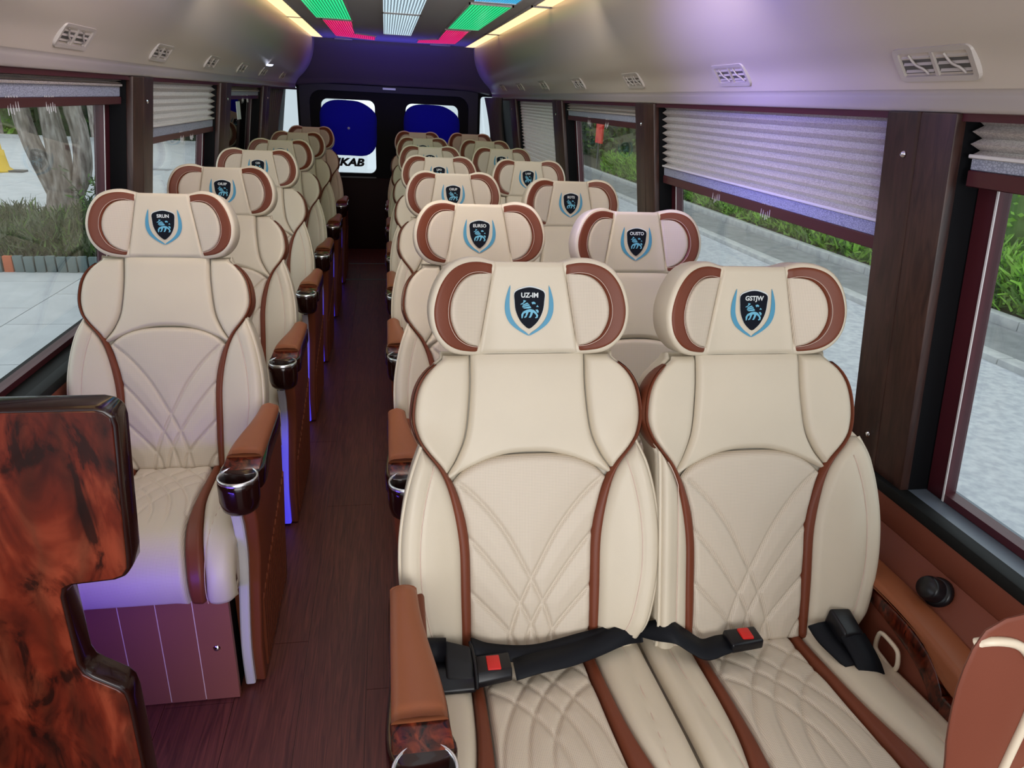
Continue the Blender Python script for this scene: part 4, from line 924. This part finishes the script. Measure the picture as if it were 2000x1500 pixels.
strip3('front_cap', np.array([(.80, .515), (.70, .515)]), np.array([(.76, .30), (.70, .30)]), XR0+.002, XR1, 'burl_wood_dark', .006)
strip3('front_panel', np.array([(.86, .385), (.80, .44)]), np.array([(.83, .1), (.79, .1)]), XR0, XR0+.03, 'vent_dark', .004)
kn = empty('wall_hook', (XW-.026, .945, .616)); tag(kn, 'round black knob on the brown wall panel under the window', 'hook')  # a plain round wall knob, not a hook
lathe('backplate', [(0, .0), (.030, .0), (.030, .008), (.026, .014), (.0, .016)], 'black_plastic', kn, 24); lathe('cap', [(.024, .012), (.024, .034), (.020, .042), (0, .043)], 'black_plastic', kn, 24)
for c in kn.children: c.rotation_euler = (0, math.radians(-62), 0)

# ---------------------------------------------------------------- guide seat at the lower right edge
gs = empty('guide_seat', (0, 0, 0)); tag(gs, 'edge of a brown seat back with ivory piping at the lower right', 'seat')
yg = .46
O2 = smooth_curve([(.63, .40), (.615, .62), (.600, .78), (.583, .85), (.572, .912), (.570, .955), (.574, .992), (.586, 1.010), (.605, 1.019), (.64, 1.022), (.74, 1.022), (.88, 1.01), (.92, .95), (.92, .40)], 60)
q = MB(); q.prism([tuple(p) for p in O2], lambda p: (p[0], yg, p[1]), lambda p: (.69+(p[0]-.57)*.72, yg+.085, 1.469-(1.469-p[1])*1.2)); q.build('backrest', 'wall_leather', gs, bevel=.016, seg=4)
pp = smooth_curve([(.583, yg+.006, .980), (.589, yg-.001, .988), (.605, yg-.002, .987), (.622, yg-.002, .982), (.638, yg-.002, .971), (.653, yg-.002, .952), (.667, yg-.002, .925), (.674, yg-.002, .899), (.676, yg-.002, .869), (.675, yg-.002, .831), (.674, yg-.002, .791), (.672, yg-.002, .70), (.670, yg-.002, .60)], 60)
tube('piping', pp, .0050, 'ivory_plastic', gs, 10)
q = MB(); q.prism([tuple(p) for p in smooth_curve([(.680, .40), (.682, .60), (.684, .74), (.692, .785), (.72, .80), (.80, .805), (.88, .79), (.885, .40)], 30)], lambda p: (p[0], yg+.012, p[1]), lambda p: (p[0], yg-.018, p[1])); q.build('cream_panel', 'cream_leather', gs, bevel=.006, seg=3)

# ---------------------------------------------------------------- burl wood partition at the lower left
pt = empty('wood_partition', (0, 0, 0)); tag(pt, 'glossy burl wood partition with stepped outline at the lower left', 'partition')
out2 = [(-.86, .02), (-.402, .02), (-.402, .585), (-.405, .605), (-.414, .618), (-.445, .642), (-.455, .652), (-.460, .668), (-.460, .79), (-.456, .803), (-.446, .808), (-.392, .812), (-.376, .818), (-.367, .832), (-.365, .85), (-.350, 1.055), (-.352, 1.070), (-.362, 1.080), (-.375, 1.083), (-.86, 1.083)]
yf = .885
q = MB(); q.prism(out2, lambda p: (p[0], yf, p[1]), lambda p: (p[0], yf+.045, p[1])); ob = q.build('edge_body', 'dark_gloss_wood', pt, bevel=.006, seg=3)
I2 = []
P2 = np.array(out2); 
def poly_inset(P, d):
    n = len(P); R_ = []
    for i in range(n):
        a, b, c = P[i-1], P[i], P[(i+1) % n]; d1 = (b-a)/np.linalg.norm(b-a); d2 = (c-b)/np.linalg.norm(c-b); n1 = np.array([-d1[1], d1[0]]); n2 = np.array([-d2[1], d2[0]])
        m_ = n1+n2; m_ /= max(.3, (m_@m_)/2)**.5*math.sqrt(2)/1.0 if False else 1; k = d/max(.35, 1+n1@n2); R_.append(b+(n1+n2)*k)
    return np.array(R_)
fc = poly_inset(P2, .0055)
q = MB(); q.prism([tuple(p) for p in fc], lambda p: (p[0], yf-.0025, p[1]), lambda p: (p[0], yf+.001, p[1])); q.build('burl_veneer', 'burl_wood', pt, bevel=.001, seg=1)
# led strip behind the partition that throws the blue light on the first seat
o = box('led_strip', 'led_diffuser', (-.86, -.47, yf+.045, yf+.055, .40, .412), pt); o.data.materials[0] = emit('led_blue', (.12, .05, 1.0), 1.2)

# ================================================================ OUTSIDE
G = -0.9
gp = struct(MB().build('ground', 'joint_dark')) if False else None
q = MB(); q.box(-60, -1.35, -10, 45, G-.06, G-.014); struct(q.build('ground', 'joint_dark'))
# paving slabs on the left
me0 = None
for i in range(13):
    for j in range(18):
        x0 = -1.5-(i+1)*1.2; y0 = 1.0+j*1.2+(.6 if i % 2 else 0)
        if me0 is None:
            o = box('paving_slab', 'plaza_stone', (.006, 1.194, .006, 1.194, -.02, 0)); me0 = o.data; o.location = (x0, y0, G)
            plaza = empty('plaza', (0, 0, G)); tag(plaza, 'pale stone paved plaza outside the left windows', 'pavement'); plaza['kind'] = 'structure'; o.parent = plaza; o.location = (x0, y0, 0)
        else:
            o = bpy.data.objects.new('paving_slab', me0); COL.objects.link(o); o.parent = plaza; o.location = (x0, y0, 0)
q = MB(); q.box(-60, -17.2, 0, 45, -.02, -.001); q.box(-17.2, -1.4, 23.2, 45, -.02, -.001); q.build('far_paving', 'plaza_stone', plaza)
# road on the right
q = MB(); q.box(1.35, 6.45, -15, 60, G-.06, G); rd = struct(q.build('road', 'asphalt'))
q = MB(); q.box(6.6, 30, -15, 60, G-.06, G+.04); vg = struct(q.build('verge', 'concrete'))
q = MB(); q.box(7.75, 30, -15, 60, G+.04, G+.12); q.build('soil_bed', 'soil', vg)
for nm, x0, x1, z0, z1, mt, lab in (('kerb', 6.40, 6.62, G-.05, G+.07, 'kerb_stone', 'pale kerb of the road outside the right windows'), ('kerb', 7.60, 7.78, G+.02, G+.16, 'kerb_stone', 'raised stone edging in front of the hedge outside the right windows')):
    kb = empty(nm, (x0, 0, z0)); tag(kb, lab, 'kerb'); kb['kind'] = 'structure'; me1 = None
    for j in range(34):
        y = -2+j*1.0
        if me1 is None: o = box('kerb_stone', mt, (0, x1-x0, .004, .996, 0, z1-z0), kb, bevel=.015); me1 = o.data
        else: o = bpy.data.objects.new('kerb_stone', me1); COL.objects.link(o); o.parent = kb
        o.location = (0, y, 0)
# foliage helper: leaf cards scattered in boxes
def leaves(name, n, fn, mat, size, parent=None, aspect=2.2, upb=0.0, blade=False):
    V = np.zeros((n, 4, 3)); 
    for i in range(n):
        c = np.array(fn()); a = rng.normal(size=3); a[2] = a[2]*(.6)+upb; a /= np.linalg.norm(a); b = np.cross(a, rng.normal(size=3)); b /= np.linalg.norm(b); s = size*(.6+.8*rng.random())
        if blade: V[i] = [c-b*s/aspect/2, c+b*s/aspect/2, c+b*s/aspect/6+a*s, c-b*s/aspect/6+a*s]
        else: V[i] = [c-a*s/2, c+b*s/aspect/2, c+a*s/2, c-b*s/aspect/2]
    F = [(4*i, 4*i+1, 4*i+2, 4*i+3) for i in range(n)]
    return mesh(name, V.reshape(-1, 3), F, mat, parent)
def bumpy(x, y, k=0): return .5*math.sin(x*1.3+k)+.35*math.sin(y*.9+k*2)+.2*math.sin(y*2.3+x)
def hedge_fn(x0, x1, y0, y1, z0, z1, var=.25):
    def f():
        x = x0+(x1-x0)*rng.random()**1.6; y = y0+(y1-y0)*rng.random(); top = z1+var*bumpy(x, y)
        return (x, y, z0+(top-z0)*(1-rng.random()**1.4))
    return f
def hedge_front(x0, x1, y0, y1, z0, z1, var):
    def f():
        x = x0+(x1-x0)*rng.random(); y = y0-.1+(y1-y0)*.5*rng.random()**2; top = z1+var*bumpy(x, y)
        return (x, y, z0+(top-z0)*(1-rng.random()**1.2))
    return f
def hedge(name, lab, b, var, n, size, mats, core='leaf_dark', upb=.3, blade=False, cat='hedge', front=False):
    x0, x1, y0, y1, z0, z1 = b; e = empty(name, ((x0+x1)/2, (y0+y1)/2, z0)); tag(e, lab, cat); e.location = (0, 0, 0)
    ys = np.linspace(y0, y1, 30); rows = []
    for y in ys:
        t = z1-size*1.2+var*bumpy(x0, y); rows.append([(x0+size, y, z0), (x0+size*1.1, y, z0+(t-z0)*.6), (x0+size*1.8, y, t), ((x0+x1)/2, y, t+.1*(z1-z0)), (x1, y, t), (x1, y, z0)])
    grid('twig_core', rows, core, e)
    c_ = rows[0]; mesh('core_face', c_, [(0, 1, 2, 3, 4, 5)], core, e)
    hf = hedge_fn(x0, x1, y0, y1, z0, z1, var) if not front else hedge_front(x0, x1, y0, y1, z0, z1, var)
    for k, (mt, fr) in enumerate(mats): o = leaves('foliage', int(n*fr), hf, mt, size, e, upb=upb, blade=blade, aspect=5 if blade else 2.2); o['kind'] = 'stuff'
    return e
hedge('grass_verge', 'bright green grass clumps beyond the road, right window', (7.85, 9.0, 2, 26, G+.12, G+.75), .12, 26000, .20, [('leaf_bright', .55), ('leaf_mid', .45)], 'leaf_mid', 1.2, True, 'grass')
hedge('hedge', 'tall bright green shrubs behind the grass, right window', (9.3, 12.0, 2, 13.7, G+.12, 2.9), .5, 20000, .15, [('leaf_bright', .6), ('leaf_mid', .4)], 'leaf_mid')
hedge('hedge', 'dark green trees along the road far ahead, right window', (9.4, 13.0, 14.8, 45, G+.12, 4.8), .7, 24000, .26, [('leaf_mid', .5), ('leaf_dark', .5)])
o = box('roadside_banner', 'red_cloth', (7.95, 8.02, 26.6, 27.4, .15, .85)); tag(o, 'small red banner among the trees, third right window', 'banner')
o2_ = tube('banner_pole', [(7.985, 27.0, G+.1), (7.985, 27.0, 1.2)], .03, 'vent_dark', o, 6)
# left: planted bed with edging stakes, tree, bushes
ed = empty('bed_edging', (0, 0, 0)); tag(ed, 'row of teal grey edging stakes round the tree bed, one of them orange', 'edging'); ms = {}
for j in range(30):
    x = -7.3+j*.128; y = 9.9+.010*math.sin(j*1.7)-.00*j; nm_ = 'stake_orange' if j == 19 else 'stake_teal'
    if nm_ not in ms: o = box('stake', nm_, (-.056, .056, -.03, .03, -.01, .205), ed, bevel=.01); ms[nm_] = o.data
    else: o = bpy.data.objects.new('stake', ms[nm_]); COL.objects.link(o); o.parent = ed
    o.location = (x, y, G+.004*(j % 3)); o.rotation_euler = (0, .03*math.sin(j*2.1), 0)
    if j == 19: o['label'] = 'orange stake'
q = MB(); q.box(-8.2, -3.0, 9.95, 14.0, G, G+.10); bed = struct(q.build('planting_bed', 'soil'))
tr_ = empty('tree', (-5.25, 12.8, G)); tag(tr_, 'grey barked tree with three leaning trunks outside the left window', 'tree'); tr_.location = (0, 0, 0)
def trunk(name, pts, rad):
    P = smooth_curve(pts, 30); R = np.interp(np.linspace(0, 1, 30), np.linspace(0, 1, len(rad)), rad); n = 20; rows = []
    T = np.gradient(P, axis=0); T /= np.linalg.norm(T, axis=1)[:, None]
    for i in range(30):
        a = np.cross(T[i], [0, 1, 0]); a /= np.linalg.norm(a); b = np.cross(T[i], a)
        rows.append([P[i]+R[i]*(1+.09*math.sin(3*t+i*.25)+.05*math.sin(7*t-i*.4))*(math.cos(t)*a+math.sin(t)*b) for t in np.arange(n)*2*PI/n])
    return grid(name, rows, 'bark', tr_, close_m=True, caps=True)
yt = 12.8
trunk('trunk', [(-5.26, yt, G+.0), (-5.26, yt, -.6), (-5.24, yt, -.30), (-5.20, yt, 0.0), (-5.19, yt, .35), (-5.22, yt, .8), (-5.24, yt, 1.3), (-5.3, yt, 2.6), (-5.2, yt, 4.5)], [.28, .19, .17, .13, .10, .10, .10, .09, .07])
trunk('trunk', [(-5.27, yt+.02, -.55), (-5.34, yt, -.25), (-5.42, yt-.03, .10), (-5.52, yt-.05, .45), (-5.60, yt-.05, .82), (-5.68, yt, 1.2), (-6.1, yt+.1, 2.5), (-6.8, yt, 4.2)], [.12, .14, .13, .125, .125, .125, .11, .06])
trunk('trunk', [(-5.16, yt+.02, -.60), (-5.03, yt, -.25), (-4.88, yt, .05), (-4.83, yt, .40), (-4.84, yt, .80), (-4.88, yt, 1.2), (-4.7, yt, 2.4), (-4.3, yt, 4.0)], [.12, .14, .13, .12, .12, .12, .11, .06])
trunk('branch', [(-5.20, yt+.05, .35), (-5.26, yt+.1, .50), (-5.36, yt+.12, .62), (-5.30, yt+.15, .9), (-5.35, yt+.2, 1.3)], [.06, .07, .07, .06, .05])
def crown():
    t = rng.random()*2*PI; r = 3.0*rng.random()**.5; return (-5.3+r*math.cos(t), 12.8+r*math.sin(t), 4.3+1.5*rng.random()*(1-(r/3.4)**2)-.0)
o = leaves('foliage', 5000, crown, 'leaf_mid', .22, tr_); o['kind'] = 'stuff'
def bedf():
    x = -7.0+3.9*rng.random(); y = 10.05+3.3*rng.random(); h = .20+.16*math.exp(-((x+4.7)/.7)**2)+.07*math.sin(x*5)
    return (x, y, G+.08+h*rng.random()**1.2)
gr = empty('grass_tufts', (0, 0, 0)); tag(gr, 'grey green grass and weeds in the bed round the tree', 'grass')
for mt, n_ in (('leaf_grey', 6000), ('leaf_dark', 5500), ('leaf_mid', 2500)): o = leaves('blades', n_, bedf, mt, .16, gr, 7, 1.6, True); o['kind'] = 'stuff'
gr['kind'] = 'stuff'
for k, (bx, by) in enumerate([(-6.25, 11.2), (-4.35, 11.9), (-5.9, 10.6)]):
    e = empty('wild_shrub', (0, 0, 0)); tag(e, ['sprawling leafy shrub left of the tree trunks', 'thin shrub right of the tree trunks', 'low shrub just behind the edging stakes'][k], 'shrub')
    for j in range(11):
        a = rng.random()*2*PI; l = .75+.35*rng.random(); tip = (bx+.45*math.cos(a)*l, by+.3*math.sin(a), G+l*1.0); mid = (bx+.15*math.cos(a), by+.1*math.sin(a), G+.5*l)
        C_ = smooth_curve([(bx, by, G+.05), mid, tip], 8); tube('stem', C_, .008, 'leaf_grey', e, 4)
        fnl = lambda: C_[rng.integers(1, 8)]+rng.normal(size=3)*.05
        leaves('foliage', 46, fnl, 'leaf_grey' if j % 2 else 'leaf_mid', .11, e, 4, .4)['kind'] = 'stuff'
# far left: kerb, shrubs, trees, yellow post
q = MB(); q.box(-40, -2, 33.0, 33.4, G, G+.14); struct(q.build('far_kerb', 'kerb_stone'))
hedge('hedge', 'pale green shrubs behind the far kerb, left window', (-30, -15.2, 34.5, 38, G, 2.6), .3, 9000, .34, [('leaf_bright', .3), ('leaf_mid', .7)], 'leaf_mid', front=True)
hedge('hedge', 'dark green thicket behind the far kerb, left window', (-15.0, -2, 34.5, 38, G, 5.2), .3, 9000, .34, [('leaf_dark', .7), ('leaf_mid', .3)], front=True)
hedge('hedge', 'tall dark trees closing the left view', (-45, -2, 39.6, 44, G, 8), .8, 9000, .6, [('leaf_dark', .6), ('leaf_mid', .4)], front=True)
for k in range(7):
    x = -15.8+k*1.15+.3*math.sin(k*5); e = tube('slim_tree', [(x, 33.75, G), (x+.05, 33.75, 2.0), (x+.1*math.sin(k), 33.75, 5.5)], [.16, .13, .09], 'bark', None, 8)
    tag(e, 'slim background tree trunk at the far kerb, %s from the left' % ordn[k].replace('rearmost', 'seventh'), 'tree', 'slim trunks at the far kerb')
yp = empty('yellow_post', (-10.12, 21.2, G)); tag(yp, 'yellow post with a flared foot at the left window edge', 'post')
lathe('foot', [(0, 0), (.34, 0), (.32, .05), (.24, .12), (.20, .40), (.19, .55), (0, .55)], 'yellow_paint', yp, 16); lathe('post', [(.15, .55), (.13, 1.0), (.17, 1.6), (.26, 1.9), (.30, 2.3), (0, 2.4)], 'yellow_paint', yp, 16)
box('dark_plate', 'vent_dark', (.0, .62, -.16, .16, .0, .05), yp)
# behind the coach: pale wall
bwl = box('rear_building', 'white_wall', (-1.9, 2.0, 13, 13.3, G, 4)); tag(bwl, 'pale building seen through the rear windows', 'building')
